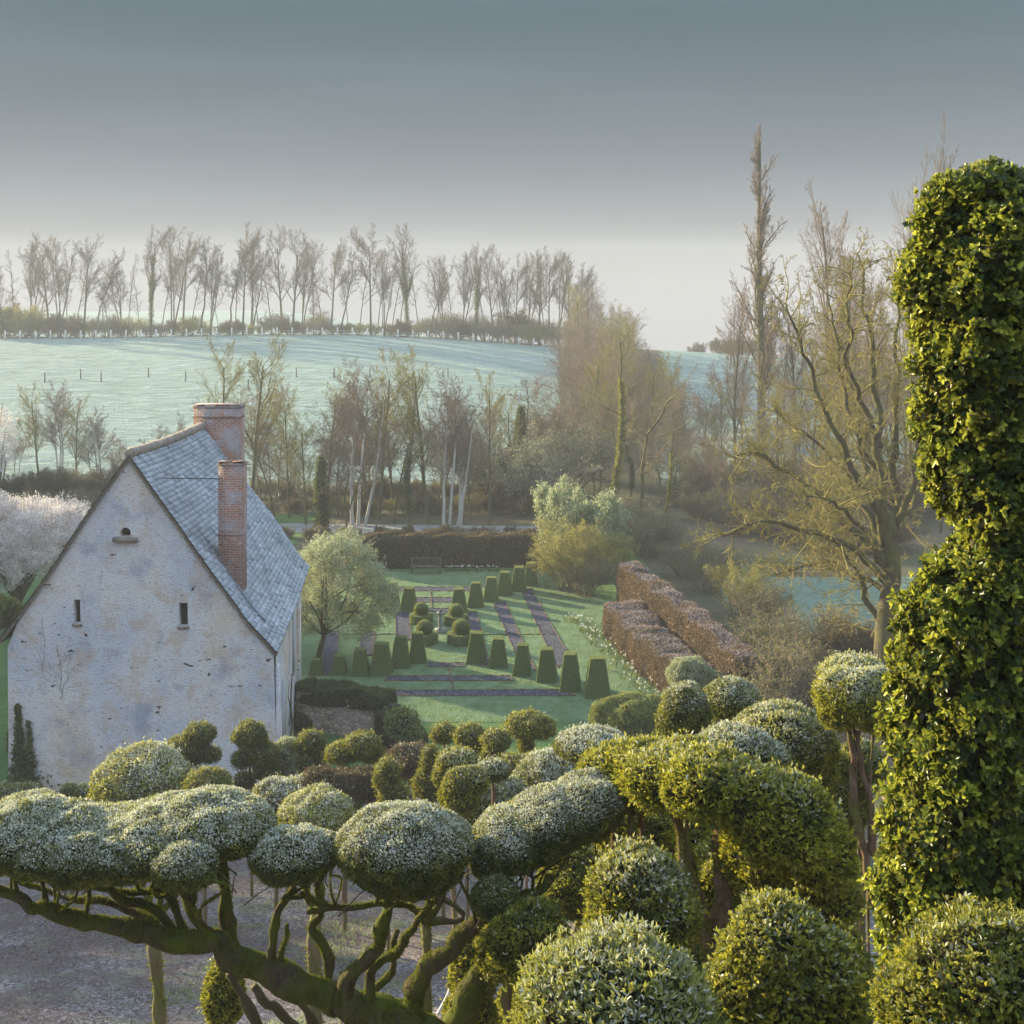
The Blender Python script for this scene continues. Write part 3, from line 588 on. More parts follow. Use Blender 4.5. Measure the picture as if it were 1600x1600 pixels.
# shrubs: many stems from the ground
def shrub(key, name, seed, twig, leafm, Lf, den, yg, n=22, ang=34, bark=None, rm=.0016, wid=1.):
    proto(key, mk(name, seed, [dict(n=1, ang=0, len=1, wig=.16, up=.05, seg=6, tip=.3), L_(8, 36, .5, .2, .05, 4, .25, .6), L_(7, 40, .5, .22, .03, 3, .1, .6), L_(5, 40, .5, .25, .03, 2, .1, .7)], .014, bark or 'bark_warm', twig, nsplit=1, multi=n, spread=.15 * wid, ang0=ang, rmin=rm, extra=(Lf, den, leafm, yg), sides=(5, 3, 3, 3)))
shrub('brush', 'twiggy_shrub', 31, 'tw_pink', 'lf_bush', .03, .5, .3)
shrub('bramble', 'bramble_bush', 32, 'tw_brown', 'lf_bramble', .045, 1, .4, ang=46)
shrub('greenbush', 'green_shrub', 33, 'tw_olive', 'lf_bush', .045, 2, .3)
shrub('goldbush', 'golden_shrub', 34, 'tw_ochre', 'lf_spring', .022, 1, .7)
shrub('greybush', 'grey_shrub', 35, 'tw_grey', 'lf_silver', .02, .5, .2)
shrub('silverbush', 'silvery_tree', 36, 'tw_grey', 'lf_silver', .032, 4, .4, n=14, ang=40)

# ================================================================== HAZE comes after the structure; HILL ROW
ORD = ['', 'first', 'second', 'third', 'fourth', 'fifth', 'sixth', 'seventh', 'eighth', 'ninth', 'tenth', 'eleventh', 'twelfth', 'thirteenth', 'fourteenth', 'fifteenth', 'sixteenth', 'seventeenth', 'eighteenth', 'nineteenth', 'twentieth']
def ordn(k):
    if k <= 20: return ORD[k]
    tens = {2: ('twenty', 'twentieth'), 3: ('thirty', 'thirtieth'), 4: ('forty', 'fortieth'), 5: ('fifty', 'fiftieth'), 6: ('sixty', 'sixtieth'), 7: ('seventy', 'seventieth')}[k // 10]
    return tens[1] if k % 10 == 0 else tens[0] + '-' + ORD[k % 10]
rnd = random.Random(4)
HM = {}
def unit_height(key):
    if key not in HM:
        r_ = PROTO[key][0]; z_ = []
        for c in (KIDS.get(r_.name) or children_of(r_)):
            v = np.zeros(len(c.data.vertices) * 3, np.float32); c.data.vertices.foreach_get('co', v); z_.append(v[2::3].max())
        HM[key] = float(max(z_))
    return HM[key]
def tree_at(key, px, top, d, label, cat, group=None, wide=1., name=None, rz=None):
    x = (px - 800) / F * d; z = Tz(x, d) - .1; h = (CAMZ - (top - HY) / F * d - z) / unit_height(key)
    return place(key, (x, d, z), rnd.uniform(0, 6.28) if rz is None else rz, (h * wide, h * wide, h), label, cat, group, name)
hill_list = sorted([(60, 380, 'hillThin'), (90, 372, 'hillTwin'), (118, 376, 'hillThin'), (146, 384, 'hillC'), (188, 404, 'hillTwin'), (252, 370, 'hillThin'), (298, 376, 'hillThin'), (328, 380, 'hillTwin'), (368, 372, 'hillThin'), (392, 366, 'hillTwin'), (424, 372, 'hillThin'), (474, 372, 'hillTwin'), (504, 384, 'hillThin'), (532, 378, 'hillC'), (562, 374, 'hillThin'), (590, 366, 'hillThin'), (624, 366, 'hillThin'), (654, 378, 'hillThin'), (681, 396, 'hillThin'), (722, 392, 'hillTwin'), (796, 394, 'hillThin'), (815, 392, 'hillThin'), (851, 388, 'hillThin'), (2, 392, 'hillA'), (22, 388, 'hillThin'), (45, 375, 'hillTwin'), (76, 360, 'hillB'), (104, 385, 'hillThin'), (131, 364, 'hillA'), (160, 432, 'hillThin'), (173, 430, 'hillC'), (200, 396, 'hillThin'), (218, 420, 'hillThin'), (236, 350, 'hillIvy'), (268, 352, 'hillTwin'), (286, 362, 'hillA'), (314, 364, 'hillC'), (342, 425, 'hillThin'), (357, 380, 'hillC'), (380, 347, 'hillA'), (404, 385, 'hillThin'), (440, 349, 'hillB'), (458, 352, 'hillB'), (490, 378, 'hillThin'), (518, 370, 'hillA'), (545, 392, 'hillThin'), (579, 346, 'hillA'), (598, 388, 'hillTwin'), (612, 372, 'hillThin'), (637, 347, 'hillIvy'), (669, 412, 'hillC'), (692, 398, 'hillTwin'), (708, 402, 'hillThin'), (744, 376, 'hillIvy'), (758, 386, 'hillThin'), (770, 380, 'hillB'), (786, 402, 'hillTwin'), (806, 396, 'hillA'), (827, 392, 'hillTwin'), (842, 392, 'hillB'), (858, 384, 'hillA'), (872, 392, 'hillTwin'), (890, 398, 'hillB'), (905, 410, 'hillA'), (922, 420, 'hillA')])
DESC = {'hillA': 'tall bare tree with spreading limbs', 'hillB': 'vase-shaped bare tree with many upright limbs', 'hillC': 'narrow bare tree with short side branches', 'hillIvy': 'dark ivy-clad bare tree', 'hillTwin': 'bare tree forking into several thin stems', 'hillThin': 'slender whip-like young bare tree'}
for k, (px, top, key) in enumerate(hill_list):
    d = 231 + (k * 7 % 5) * 3.2
    tree_at(key, px, top, d, f'{DESC[key]}, {ordn(k + 1)} from the left in the hilltop row', 'tree', 'bare trees along the hilltop', wide={'hillThin': .85, 'hillC': .9}.get(key, .85 + .15 * rnd.random()))
# undergrowth under the hilltop row
k = 0
for px in np.arange(-10, 880, 22):
    k += 1; key = ['brush', 'greenbush', 'bramble', 'goldbush'][k * 5 % 4]; top = 500 + rnd.uniform(-12, 8) - (14 if px < 110 else 0); d = 232 + (k % 3) * 2.5
    x = (px - 800) / F * d; z = Tz(x, d) - .2; h = max(CAMZ - (top - HY) / F * d - z, 1.6)
    place(key, (x, d, z), rnd.uniform(0, 6.28), (h * 1.15, h * 1.1, h), f'low rough bush under the hilltop trees, {ordn(k)} from the left', 'bush', 'bushes under the hilltop trees', name='low_bush')
d = 238.; x = (500 - 800) / F * d; place('thicket', (x, d, Tz(x, d) - .3), 1., (6.2, 6.2, 5.6), 'round leafless bushy tree between the slim trunks on the hilltop', 'tree', name='round_tree')
# fence on the hill
fb = lambda px: np.interp(px, [0, 200, 380, 560, 700, 780, 860], [531, 530, 526, 526, 532, 538, 545])
fence = empty('post_fence', (0, 225, 9), 0, 'long pale post and wire fence between frosted hillside and hilltop trees', 'fence')
D225 = 225.; posts = list(np.arange(8, 872, 23.6)); xs = []
for px in posts:
    x = (px - 800) / F * D225; z = Tz(x, D225); mb = MB(); mb.box((x - .11, -.1, z - 9.3), (x + .11, .1, z - 9 + 1.6)); mb.build('post', M['greypost'], fence); xs.append((x, 0, z - 9 + 1.05))
wr = MB(); wr.tube(xs, .012, 4); wr.tube([(a, b_, c - .5) for a, b_, c in xs], .012, 4); wr.build('wire', M['greypost'], fence)
br = MB()
for a, b_, up in ((288, 306, 1), (332, 350, -1), (846, 862, 1)):
    xa, xb = (a - 800) / F * D225, (b_ - 800) / F * D225; za, zb = Tz(xa, 225) - 9, Tz(xb, 225) - 9
    p0 = (xa, -.12, za + (.2 if up > 0 else 1.25)); p1 = (xb, -.12, zb + (1.25 if up > 0 else .2)); br.tube([p0, p1], .07, 5)
br.build('brace', M['greypost'], fence)
k = 0
for px, py in ((70, 598), (126, 592), (158, 597), (232, 590), (290, 596), (348, 590), (388, 608), (463, 590), (522, 590), (578, 590), (655, 596), (700, 590), (880, 640)):
    k += 1
    if px > 860: continue
    g = ground(px, py, 100); mb = MB(); mb.box((-.07, -.07, -.3), (.07, .07, 1.35), taper=.2); o = mb.build('field_post', M['oldwood']); o.location = g
    tag(o, f'thin dark stake standing alone in the frosted field, {ordn(k)} from the left', 'stake', 'stakes in the frosted field')
# far copse and hedge beyond on the right hill
k = 0
for px, top, d, wd in ((1092, 540, 300, 1.6), (1125, 536, 250, 1.6), (1148, 530, 246, 1.8), (1168, 536, 242, 1.8), (1385, 565, 205, 2.4), (1405, 570, 200, 2.4), (1428, 576, 196, 2.4), (1340, 560, 212, 2.4), (1362, 556, 208, 2.4)):
    k += 1; x = (px - 800) / F * d; z = Tz(x, d) - .3; h = max(3.2, CAMZ - (top - HY) / F * d - z)
    place('bramble', (x, d, z), rnd.uniform(0, 6.28), (h * wd * .6, h * wd * .6, h), f'distant dark scrubby tree on the right-hand ridge, {ordn(k)} from the left' if k < 5 else f'dark hedge bush crossing the far right field, {ordn(k - 4)} of five', 'bush', 'far trees on the right-hand ridge', name='far_tree')

# ------------------------------------------------------------------ the wood running down the hill
sil = lambda px: np.interp(px, [860, 880, 905, 950, 1000, 1040, 1080, 1110], [450, 425, 418, 440, 484, 522, 566, 614])
k = 0; wood = []
for d in np.arange(218, 112, -9.):
    lo, hi = np.interp(d, [112, 160, 220], [915, 912, 905]), np.interp(d, [112, 160, 220], [1110, 1075, 980])
    for px in np.arange(lo, hi, 46): wood.append((px + rnd.uniform(-12, 12), d + rnd.uniform(-4, 4)))
for px, d in wood:
    k += 1; x = (px - 800) / F * d; z = Tz(x, d); top = sil(px) + rnd.uniform(0, 20) + (218 - d) * .42; zt = CAMZ - (top - HY) / F * d; h = min(max(zt - z, 5), 21); wk = ['thicket', 'ashPink', 'thicket', 'ash'][k % 4]; h = h / unit_height(wk) * 1.05
    place(wk, (x, d, z - .2), rnd.uniform(0, 6.28), (h * .95, h * .95, h * rnd.uniform(.72, 1.)), f'hazy leafless tree in the wood down the hillside, {ordn(k) if k < 60 else "last"} from the ridge', 'tree', 'trees of the hillside wood', name='wood_tree')
# named trees of the valley
VT = [('goldIvy', 958, 480, 101, 1.0, 'tall tree thick with golden ivy in front of the hillside wood', 'golden_ivy_tree'),
      ('crook', 1000, 560, 98, .9, 'pale crooked tree leaning right beside the golden ivy tree', 'crooked_tree'),
      ('goldIvy', 1040, 640, 92, 1.0, 'smaller lichen-yellow tree on the bank right of the crooked tree', 'golden_ivy_tree'),
      ('ashIvy', 985, 640, 108, 1.2, 'dark ivy-wrapped tree just behind the golden ivy tree', 'ivy_clad_tree'),
      ('poplar', 1190, 192, 124, .95, 'very tall narrow poplar rising highest above the valley', 'poplar_tree'),
      ('poplarB', 1150, 430, 130, 1.0, 'short reddish poplar left of the tallest poplar', 'poplar_tree'),
      ('poplarB', 1292, 275, 118, .8, 'tall feathery poplar midway between tallest poplar and leafy column', 'poplar_tree'),
      ('poplarB', 1322, 350, 112, 1.0, 'feathery poplar second right of the tallest poplar', 'poplar_tree'),
      ('poplarB', 1240, 455, 122, 1.0, 'low feathery poplar just right of the tallest one', 'poplar_tree'),
      ('poplarB', 1425, 228, 96, .55, 'bare poplar partly hidden by the left edge of the leafy column', 'poplar_tree'),
      ('poplarB', 1470, 172, 92, .4, 'bare poplar top showing just over the leafy column', 'poplar_tree'),
      ('hillThin', 1530, 196, 96, 1.2, 'fine bare poplar tip above the right of the leafy column', 'poplar_tree'),
      ('poplarB', 1372, 395, 104, 1.0, 'bare poplar behind the great mossy tree', 'poplar_tree'),
      ('ash', 1215, 590, 96, 1.1, 'bare ochre tree low between the tallest poplar and the great mossy tree', 'bare_tree'),
      ('thicket', 1120, 660, 100, 1.1, 'hazy bare tree left of the tall poplar foot', 'bare_tree'),
      ('ashPink', 1265, 560, 104, 1.0, 'pinkish bare tree in front of the feathery poplars', 'bare_tree'),
      ('ash', 1300, 640, 84, 1.2, 'ochre bare tree behind the great mossy tree branches', 'bare_tree'),
      ('ashPink', 345, 545, 101, .8, 'pinkish bare tree directly behind the taller chimney', 'bare_tree'), ('ashPink', 392, 540, 103, 1.0, 'pinkish bare tree just right of the taller chimney', 'bare_tree'),
      ('thicket', 285, 640, 104, .8, 'low bare tree behind the roof ridge left of the chimney', 'bare_tree'), ('ash', 452, 600, 98, .8, 'ochre bare tree beyond the roof, first right of the chimneys', 'bare_tree'),
      ('ash', 478, 640, 95, .9, 'ochre bare tree beside the ivy-topped broken trunk', 'bare_tree'), ('birch', 558, 555, 95, 1., 'tall pale birch left of the highest valley crown', 'birch_tree'), ('ash', 592, 540, 97, .95, 'highest ochre bare tree over the road behind the silvery tree', 'bare_tree'),
      ('thicket', 530, 600, 99, .9, 'bushy bare tree left of the tall birch', 'bare_tree'),
      ('ashIvy', 640, 580, 94, .85, 'bare tree with ivy round its foot behind the garden bench', 'ivy_clad_tree'), ('ashPink', 668, 556, 96, .9, 'pinkish bare tree behind the garden hedge above the bench', 'bare_tree'),
      ('birch', 700, 572, 92, .9, 'white-stemmed birch clump straight behind the garden hedge', 'birch_tree'), ('birch', 715, 620, 93, .8, 'smaller white birch clump right of the main birches', 'birch_tree'), ('ashPink', 765, 592, 95, .7, 'dark-stemmed bare tree right of the birch clumps', 'bare_tree'),
      ('ash', 735, 640, 97, .8, 'small ochre bare tree behind the birch clumps', 'bare_tree'), ('hillThin', 615, 640, 96, 1.4, 'thin young tree between the ivy tree and the tall ochre crown', 'slender_tree'),
      ('hillThin', 540, 680, 94, 1.4, 'thin young tree behind the top of the silvery tree', 'slender_tree'), ('thicket', 420, 575, 104, .9, 'bushy bare tree beyond the right chimney edge', 'bare_tree'), ('ashPink', 615, 600, 102, .9, 'pinkish bare tree behind the highest ochre crown', 'bare_tree'), ('thicket', 745, 610, 104, .9, 'bushy bare tree right of the birch clumps, farther back', 'bare_tree'), ('ashPink', 510, 590, 103, .9, 'pinkish bare tree behind the ivy column tree', 'bare_tree'), ('thicket', 690, 590, 104, .9, 'bushy bare tree behind the white birch clumps', 'bare_tree'), ('ashPink', 800, 620, 106, .8, 'pinkish bare tree near the pollard in the field', 'bare_tree'), ('thicket', 575, 575, 104, .9, 'bushy bare tree behind the tall birch', 'bare_tree'), ('thicket', 890, 560, 118, 1., 'round hazy tree at the left edge of the hillside wood', 'bare_tree'), ('thicket', 925, 610, 108, 1.1, 'round hazy tree low in front of the hillside wood', 'bare_tree'), ('thicket', 1050, 600, 112, 1.1, 'round hazy tree at the right front of the hillside wood', 'bare_tree'), ('hillThin', 430, 640, 97, 1.3, 'thin young tree next to the right chimney edge', 'slender_tree'),
      ('birch', 92, 590, 112, 1., 'tall pale multi-stemmed tree left of the gable', 'birch_tree'), ('ashPink', 60, 606, 114, .9, 'pinkish bare tree leftmost of the group beyond the blossom', 'bare_tree'), ('ash', 118, 612, 110, .9, 'ochre bare tree behind the tall pale stems left of the gable', 'bare_tree'),
      ('birch', 152, 632, 108, .9, 'leaning pale stems just left of the gable top', 'birch_tree'), ('thicket', 185, 665, 112, .8, 'low bare tree peeping over the gable left slope', 'bare_tree'), ('thicket', 25, 640, 116, .7, 'low bare tree at the left picture edge beyond the blossom', 'bare_tree')]
for key, px, top, d, w, lab, nm in VT: tree_at(key, px, top, d, lab, 'tree', None, w * (1.35 if key in ('ash', 'ashPink', 'birch', 'ashIvy', 'thicket') and d > 86 else 1.15), nm)
for k, (px, top, d) in enumerate(((1075, 600, 118), (1105, 560, 140), (1128, 590, 126), (1160, 540, 138), (1182, 600, 116), (1222, 500, 132), (1248, 570, 120), (1280, 470, 136), (1312, 520, 126), (1338, 470, 130), (1362, 540, 118), (1395, 480, 128), (1420, 560, 112), (1445, 450, 122), (1095, 680, 104), (1145, 690, 100), (1205, 680, 98), (1330, 660, 94))):
    tree_at(['ashPink', 'thicket', 'ash', 'poplarB', 'thicket'][k % 5], px, top, d, f'fine-twigged bare tree in the hazy belt around the tall poplars, {ordn(k + 1)} counted from the left' if k < 14 else f'low bushy bare tree in front of the poplar belt, {ordn(k - 13)} counted from the left', 'tree', 'bare trees of the poplar belt', 1.2 if k % 5 != 3 else .9, 'bare_tree')
# ivy-wrapped snapped trunk with twisted limbs, and the dark young ivy tree in the field
tree_at('crook', 500, 690, 93, 'twisted tree with a thick column of dark ivy behind the silvery tree', 'tree', None, 1.3, 'twisted_tree', 2.2)
xx = (502 - 800) / F * 93
def ivy_column(name, px, py0, py1, d, w, lab, lm='lf_ivy', seed=0, L=.16):
    a = P(px, py0, d); b_ = P(px, py1, d); n_ = 5; e = [(a + (b_ - a) * t + [rnd.uniform(-.1, .1), 0, 0], (w * (1 - .4 * t) * rnd.uniform(.8, 1.2), w * (1 - .4 * t), abs(b_[2] - a[2]) / n_ * .85)) for t in np.linspace(0.08, .92, n_)]
    root = empty(name, (a[0], a[1], Tz(a[0], a[1])), 0, lab, 'tree'); o = np.array([a[0], a[1], Tz(a[0], a[1])])
    mb = MB(); mb.tube([np.zeros(3) - [0, 0, .3], b_ - o], [w * .4, w * .25], 7); mb.build('trunk', M['bark_grey'], root)
    shell('ivy', e, L, M[lm], root, cov=2.2, seed=seed, origin=o, young=.2, lump=.2, flat=1); return root
ivy_column('ivy_column_tree', 503, 835, 722, 92.4, .5, 'stubby dark column of ivy rising beside the twisted tree', seed=3)
ivy_column('ivy_column_tree', 815, 706, 640, 112, .55, 'small dark ivy-topped pollard standing alone in the frosted field', seed=4)
tree_at('hillThin', 817, 598, 112, 'thin bare shoots sprouting from the pollard in the field', 'tree', None, 2.2, 'slender_tree')

# undergrowth along the road and behind the garden
k = 0
for row, (d, top0, a, b_, step) in enumerate(((106, 748, 410, 880, 21), (100, 775, 430, 900, 26), (90.3, 815, 430, 860, 26), (107, 738, -10, 215, 22), (99, 768, 0, 170, 28))):
    for px in np.arange(a, b_, step):
        k += 1; key = [['bramble', 'brush', 'greenbush'], ['brush', 'goldbush', 'greenbush', 'bramble'], ['brush', 'bramble'], ['bramble', 'greenbush'], ['greenbush', 'brush']][row]; key = key[k * 7 % len(key)]
        p = px + rnd.uniform(-8, 8); x = (p - 800) / F * d; z = Tz(x, d) - .15; top = top0 + rnd.uniform(-10, 18); h = max(CAMZ - (top - HY) / F * d - z, 1.2)
        if row == 2: h = min(h, .9)
        place(key, (x, d + rnd.uniform(-.6, .6), z), rnd.uniform(0, 6.28), (h * rnd.uniform(.9, 1.3), h * .9, h), f'{ordn((k-1) % 59 + 1)} rough bush along the far side of the road' if row in (0, 3) else (f'{ordn((k-1) % 59 + 1)} scrubby bush between the road and the {"field" if row in (1, 4) else "garden hedge"}'), 'bush', 'roadside bushes', name='roadside_bush')
SH = [('greybush', 838, 690, 100, 1.2, 'big rounded grey shrub with rusty edge left of the golden ivy tree', 'grey_shrub'), ('bramble', 815, 705, 103, 1., 'rusty brown shrub beside the big grey one', 'bramble_bush'), ('greybush', 885, 668, 108, 1.2, 'grey-green shrub at the field corner', 'grey_shrub'), ('greenbush', 880, 640, 118, 1.2, 'green bush at the foot of the hillside wood', 'green_shrub'),
      ('silverbush', 905, 745, 79, .75, 'tall pale green tree above the golden shrub', 'silvery_tree'), ('goldbush', 888, 812, 75, 1.05, 'large golden twiggy shrub overhanging the parterre corner', 'golden_shrub'), ('goldbush', 945, 830, 77, .9, 'golden twiggy shrub at the far end of the clipped hedges', 'golden_shrub'), ('brush', 915, 870, 73, 1., 'low twiggy shrub beneath the golden shrub', 'twiggy_shrub'),
      ('greenbush', 1010, 800, 84, 1.4, 'green bush behind the clipped beech hedges', 'green_shrub'), ('greenbush', 975, 780, 90, 1.3, 'green bush beyond the pale green tree', 'green_shrub'), ('brush', 1070, 840, 78, 1.2, 'pale twiggy shrub right of the beech hedges, farthest one', 'twiggy_shrub'), ('brush', 1110, 855, 74, 1.1, 'pale twiggy shrub in the middle right of the beech hedges', 'twiggy_shrub'), ('goldbush', 1155, 880, 69, 1.0, 'golden brown twiggy shrub at the edge of the teal meadow', 'golden_shrub'), ('brush', 1185, 905, 66, 1., 'low twiggy shrub bordering the teal meadow', 'twiggy_shrub'),
      ('greenbush', 1240, 955, 57, 1.2, 'bright green conical bush above the mushroom-shaped topiary', 'green_shrub'), ('brush', 1210, 985, 55, 1.1, 'twiggy shrub left of the bright green bush', 'twiggy_shrub'), ('greybush', 1300, 945, 58, 1., 'grey twiggy bush right of the bright green bush', 'grey_shrub'), ('bramble', 1330, 975, 56, 1., 'dark evergreen scrub at the foot of the great tree bank', 'bramble_bush'), ('brush', 1255, 1020, 50, 1.1, 'tangled twigs just behind the mushroom-shaped topiary', 'twiggy_shrub'),
      ('brush', 1060, 740, 104, 1.3, 'hazy twiggy scrub on the wooded bank', 'twiggy_shrub'), ('greenbush', 1090, 770, 98, 1.3, 'green scrub beside the woodland path', 'green_shrub'), ('brush', 1150, 760, 96, 1.5, 'twiggy scrub under the tallest poplar', 'twiggy_shrub'), ('bramble', 1200, 780, 92, 1.5, 'dark scrub right of the tallest poplar foot', 'bramble_bush'), ('greenbush', 1260, 800, 88, 1.6, 'green scrub at the back of the teal meadow', 'green_shrub'), ('brush', 1320, 800, 86, 1.6, 'twiggy scrub behind the meadow right side', 'twiggy_shrub'), ('bramble', 1380, 810, 86, 1.6, 'dark scrub behind the great tree trunk', 'bramble_bush'), ('brush', 1120, 700, 106, 1.4, 'pale hazy scrub left of the tallest poplar', 'twiggy_shrub'), ('greenbush', 1310, 720, 100, 1.6, 'dull green scrub beyond the meadow', 'green_shrub'), ('bramble', 1240, 720, 104, 1.6, 'brown scrub beyond the meadow', 'bramble_bush'), ('bramble', 1390, 730, 98, 1.6, 'brown scrub far behind the great tree', 'bramble_bush')]
for key, px, top, d, w, lab, nm in SH:
    x = (px - 800) / F * d; z = Tz(x, d) - .15; h = CAMZ - (top - HY) / F * d - z; h = max(h, 1.); place(key, (x, d, z), rnd.uniform(0, 6.28), (h * w, h * w, h), lab, 'bush' if 'tree' not in nm else 'tree', None, nm)

# ------------------------------------------------------------------ the great mossy tree on the right
def great_tree():
    rng = np.random.default_rng(21); d = 53.; x = (1388 - 800) / F * d; z = Tz(x, d); root = empty('great_bare_tree', (x, d, z), 0, 'great bare tree with lichen-yellow branches sweeping left beside the leafy column', 'tree')
    def pp(px, py, dd=0.): return P(px, py, d + dd) - [x, d, z]
    trunk = catmull([pp(1383, 1040) - [0, 0, .5], pp(1386, 960), pp(1396, 880), pp(1392, 800), pp(1385, 720), pp(1382, 620), pp(1380, 540), pp(1372, 450), pp(1375, 380)], 5)
    trunk = catmull([pp(1383, 1040) - [0, 0, .5], pp(1387, 960), pp(1394, 900), pp(1390, 850), pp(1386, 800)], 5); tr = MB(); tr.tube(trunk, np.interp(np.arange(len(trunk)), [0, 6, 20], [.56, .40, .30]), 12); tr.build('trunk', M['bark_lichen'], root, True)
    LM = [([(1388, 840, 0), (1376, 740, 0), (1372, 640, .5), (1358, 500, .5), (1345, 395, 1)], .24), ([(1390, 860, 0), (1402, 760, 1), (1398, 640, 1.5), (1404, 520, 2), (1400, 420, 2)], .22), ([(1384, 850, 0), (1345, 745, -1), (1292, 650, -1.5), (1258, 550, -2), (1228, 475, -2)], .19),
          ([(1382, 880, 0), (1312, 800, .5), (1245, 748, 1), (1185, 712, 1), (1132, 705, 1)], .17), ([(1382, 905, 0), (1322, 855, -1), (1252, 826, -2), (1190, 822, -2.5), (1135, 842, -3)], .15), ([(1382, 925, 0), (1332, 892, 1.5), (1272, 884, 3), (1212, 900, 3.5)], .12), ([(1378, 760, 0), (1334, 670, 1), (1312, 560, 2), (1290, 460, 2.5)], .15),
          ([(1402, 830, 0), (1432, 730, 0), (1442, 610, .5), (1455, 500, 1)], .17), ([(1373, 690, .3), (1334, 600, -1), (1322, 500, -2), (1332, 420, -2)], .13), ([(1385, 860, 0), (1330, 760, 2), (1270, 690, 3.5), (1205, 640, 4)], .14), ([(1385, 890, 0), (1350, 830, -2), (1310, 790, -3.5), (1262, 770, -4.5)], .13), ([(1372, 1030, .6), (1366, 960, .6), (1340, 895, .3), (1295, 845, 0), (1250, 830, -.5)], .17), ([(1390, 870, 0), (1420, 790, 2), (1450, 720, 4)], .15), ([(1384, 830, 0), (1352, 700, 3), (1336, 600, 4.5), (1310, 520, 5)], .14)]
    B = []
    for pts_, r0 in LM:
        q = catmull([pp(*p_) for p_ in pts_], 7); q = q + np.stack([snoise(q, 1.1, int(r0 * 100) + a_, 2) for a_ in (1, 2, 3)], 1) * .16; mb = MB(); mb.tube(q, np.linspace(r0, .035, len(q)), 8); mb.build('limb', M['bark_lichen'], root, True)
        for i in range(5, len(q)):
            for s in range(1 + (i % 3 == 0)):
                tn = nrm((q[i] - q[i - 1])[None])[0]; v = nrm((tn * .55 + rng.normal(size=3) * [.8, .8, .5] + [-.1, 0, .15])[None])[0]; B.append((q[i], v, rng.uniform(.9, 2.6) * (1.25 - .5 * i / len(q)), .036))
    base = tuple(np.array([b_[j] for b_ in B]) for j in range(4))
    lv = [dict(n=1, ang=0, len=1, wig=.16, up=.04, seg=6, tip=.2), L_(6, 42, .5, .22, .03, 4, .15, .5), L_(5, 42, .5, .24, .03, 3, .1, .5), L_(3, 42, .5, .25, .03, 2, .1, .6)]
    segs = grow(rng, lv, base=base, rmin=.008)
    for nm, ss, sd, mt in (('branches', segs[:1], (5,), 'tw_ochre'), ('crown', segs[1:], (3, 3, 3), 'tw_ochre')):
        Vs = []; Fs = []; off = 0
        for s, n_ in zip(ss, sd): v, f = prisms(s, n_); Vs.append(v); Fs.append(f + off); off += len(v)
        mesh_np(nm, np.concatenate(Vs), [np.concatenate(Fs)], M[mt], root)
great_tree()

# ------------------------------------------------------------------ blossom tree left of the house
def sprigs(name, ells, n_, ln, L, mt, parent, o_, seed, per=16):
    rng = np.random.default_rng(seed); Vs = []; Fs = []; Cs = []; off = 0; pts_ = []; dd_ = []; sg = [[], [], [], []]
    for q in range(n_):
        c, r = ells[rng.integers(len(ells))][:2]; u = rng.normal(size=3); u[2] = abs(u[2]) * .9 - .15; u /= np.linalg.norm(u); p0 = c + u * r * .8; d = nrm((u + [0, 0, .9] + rng.normal(size=3) * .25)[None])[0]; l = ln * rng.uniform(.5, 1.2)
        t_ = np.sort(rng.random(per)); pts_.append(p0 + d * l * t_[:, None]); dd_.append(np.tile(d, (per, 1))); sg[0].append(p0); sg[1].append(p0 + d * l)
    pt = np.concatenate(pts_); dd = np.concatenate(dd_); v, f = leaves(pt - o_, dd * .6 + rng.normal(size=pt.shape) * .6, rng.normal(size=pt.shape), L * rng.uniform(.6, 1.2, len(pt)), .5)
    v2, f2 = prisms((np.array(sg[0]) - o_, np.array(sg[1]) - o_, np.full(n_, .012), np.full(n_, .004)), 3)
    return mesh_np(name, np.concatenate([v, v2]), [f, f2 + len(v)], [mt, M['tw_grey']], parent, col=np.concatenate([np.repeat(np.stack([rng.random(len(pt)), .3 * rng.random(len(pt)), .5 * rng.random(len(pt))], 1), 4, 0), np.tile([.5, 0, 0], (len(v2), 1))]), mi=[0] * len(f) + [1] * len(f2))
def crown_tree(name, px, base_py, d, ells_px, L, mt, lab, cat, seed, trunk_r, cov, young, frost=0, core=0, limbs=14, bark='bark_hill', wild=.1, sprig=None, gaps=-.15):
    g = np.array([(px - 800) / F * d, d, 0.]); g[2] = Tz(g[0], g[1]); root = empty(name, g, 0, lab, cat); rng = np.random.default_rng(seed)
    ells = [(P(a, b_, d + dd), (rx / F * d, ry_ / F * d * .9, rz_ / F * d)) for a, b_, dd, rx, ry_, rz_ in ells_px]
    tr = MB(); top = ells[0][0] - g; n0 = top * np.array([.3, .3, .45]); tr.tube([(0, 0, -.3), n0 * .5, n0], [trunk_r, trunk_r * .8, trunk_r * .7], 8)
    for k in range(limbs):
        c, r = ells[k % len(ells)][:2]; e = c - g + rng.normal(size=3) * r * .5; tr.tube(catmull([n0 * rng.uniform(.6, 1), n0 + (e - n0) * .5 + rng.normal(size=3) * .25, e], 3), np.linspace(trunk_r * .45, .02, 7), 5)
    tr.build('trunk', M[bark], root, True)
    shell('crown', ells, L, mt, root, cov=cov, seed=seed, origin=g, young=young, lump=.22, depth=.55, core=core, frost=frost, wild=wild, whorl=1, up=.4, w=.5, flat=.9, gaps=gaps)
    if sprig: sprigs('shoots', ells, sprig[0], sprig[1], L * .9, mt, root, g, seed + 1)
    return root
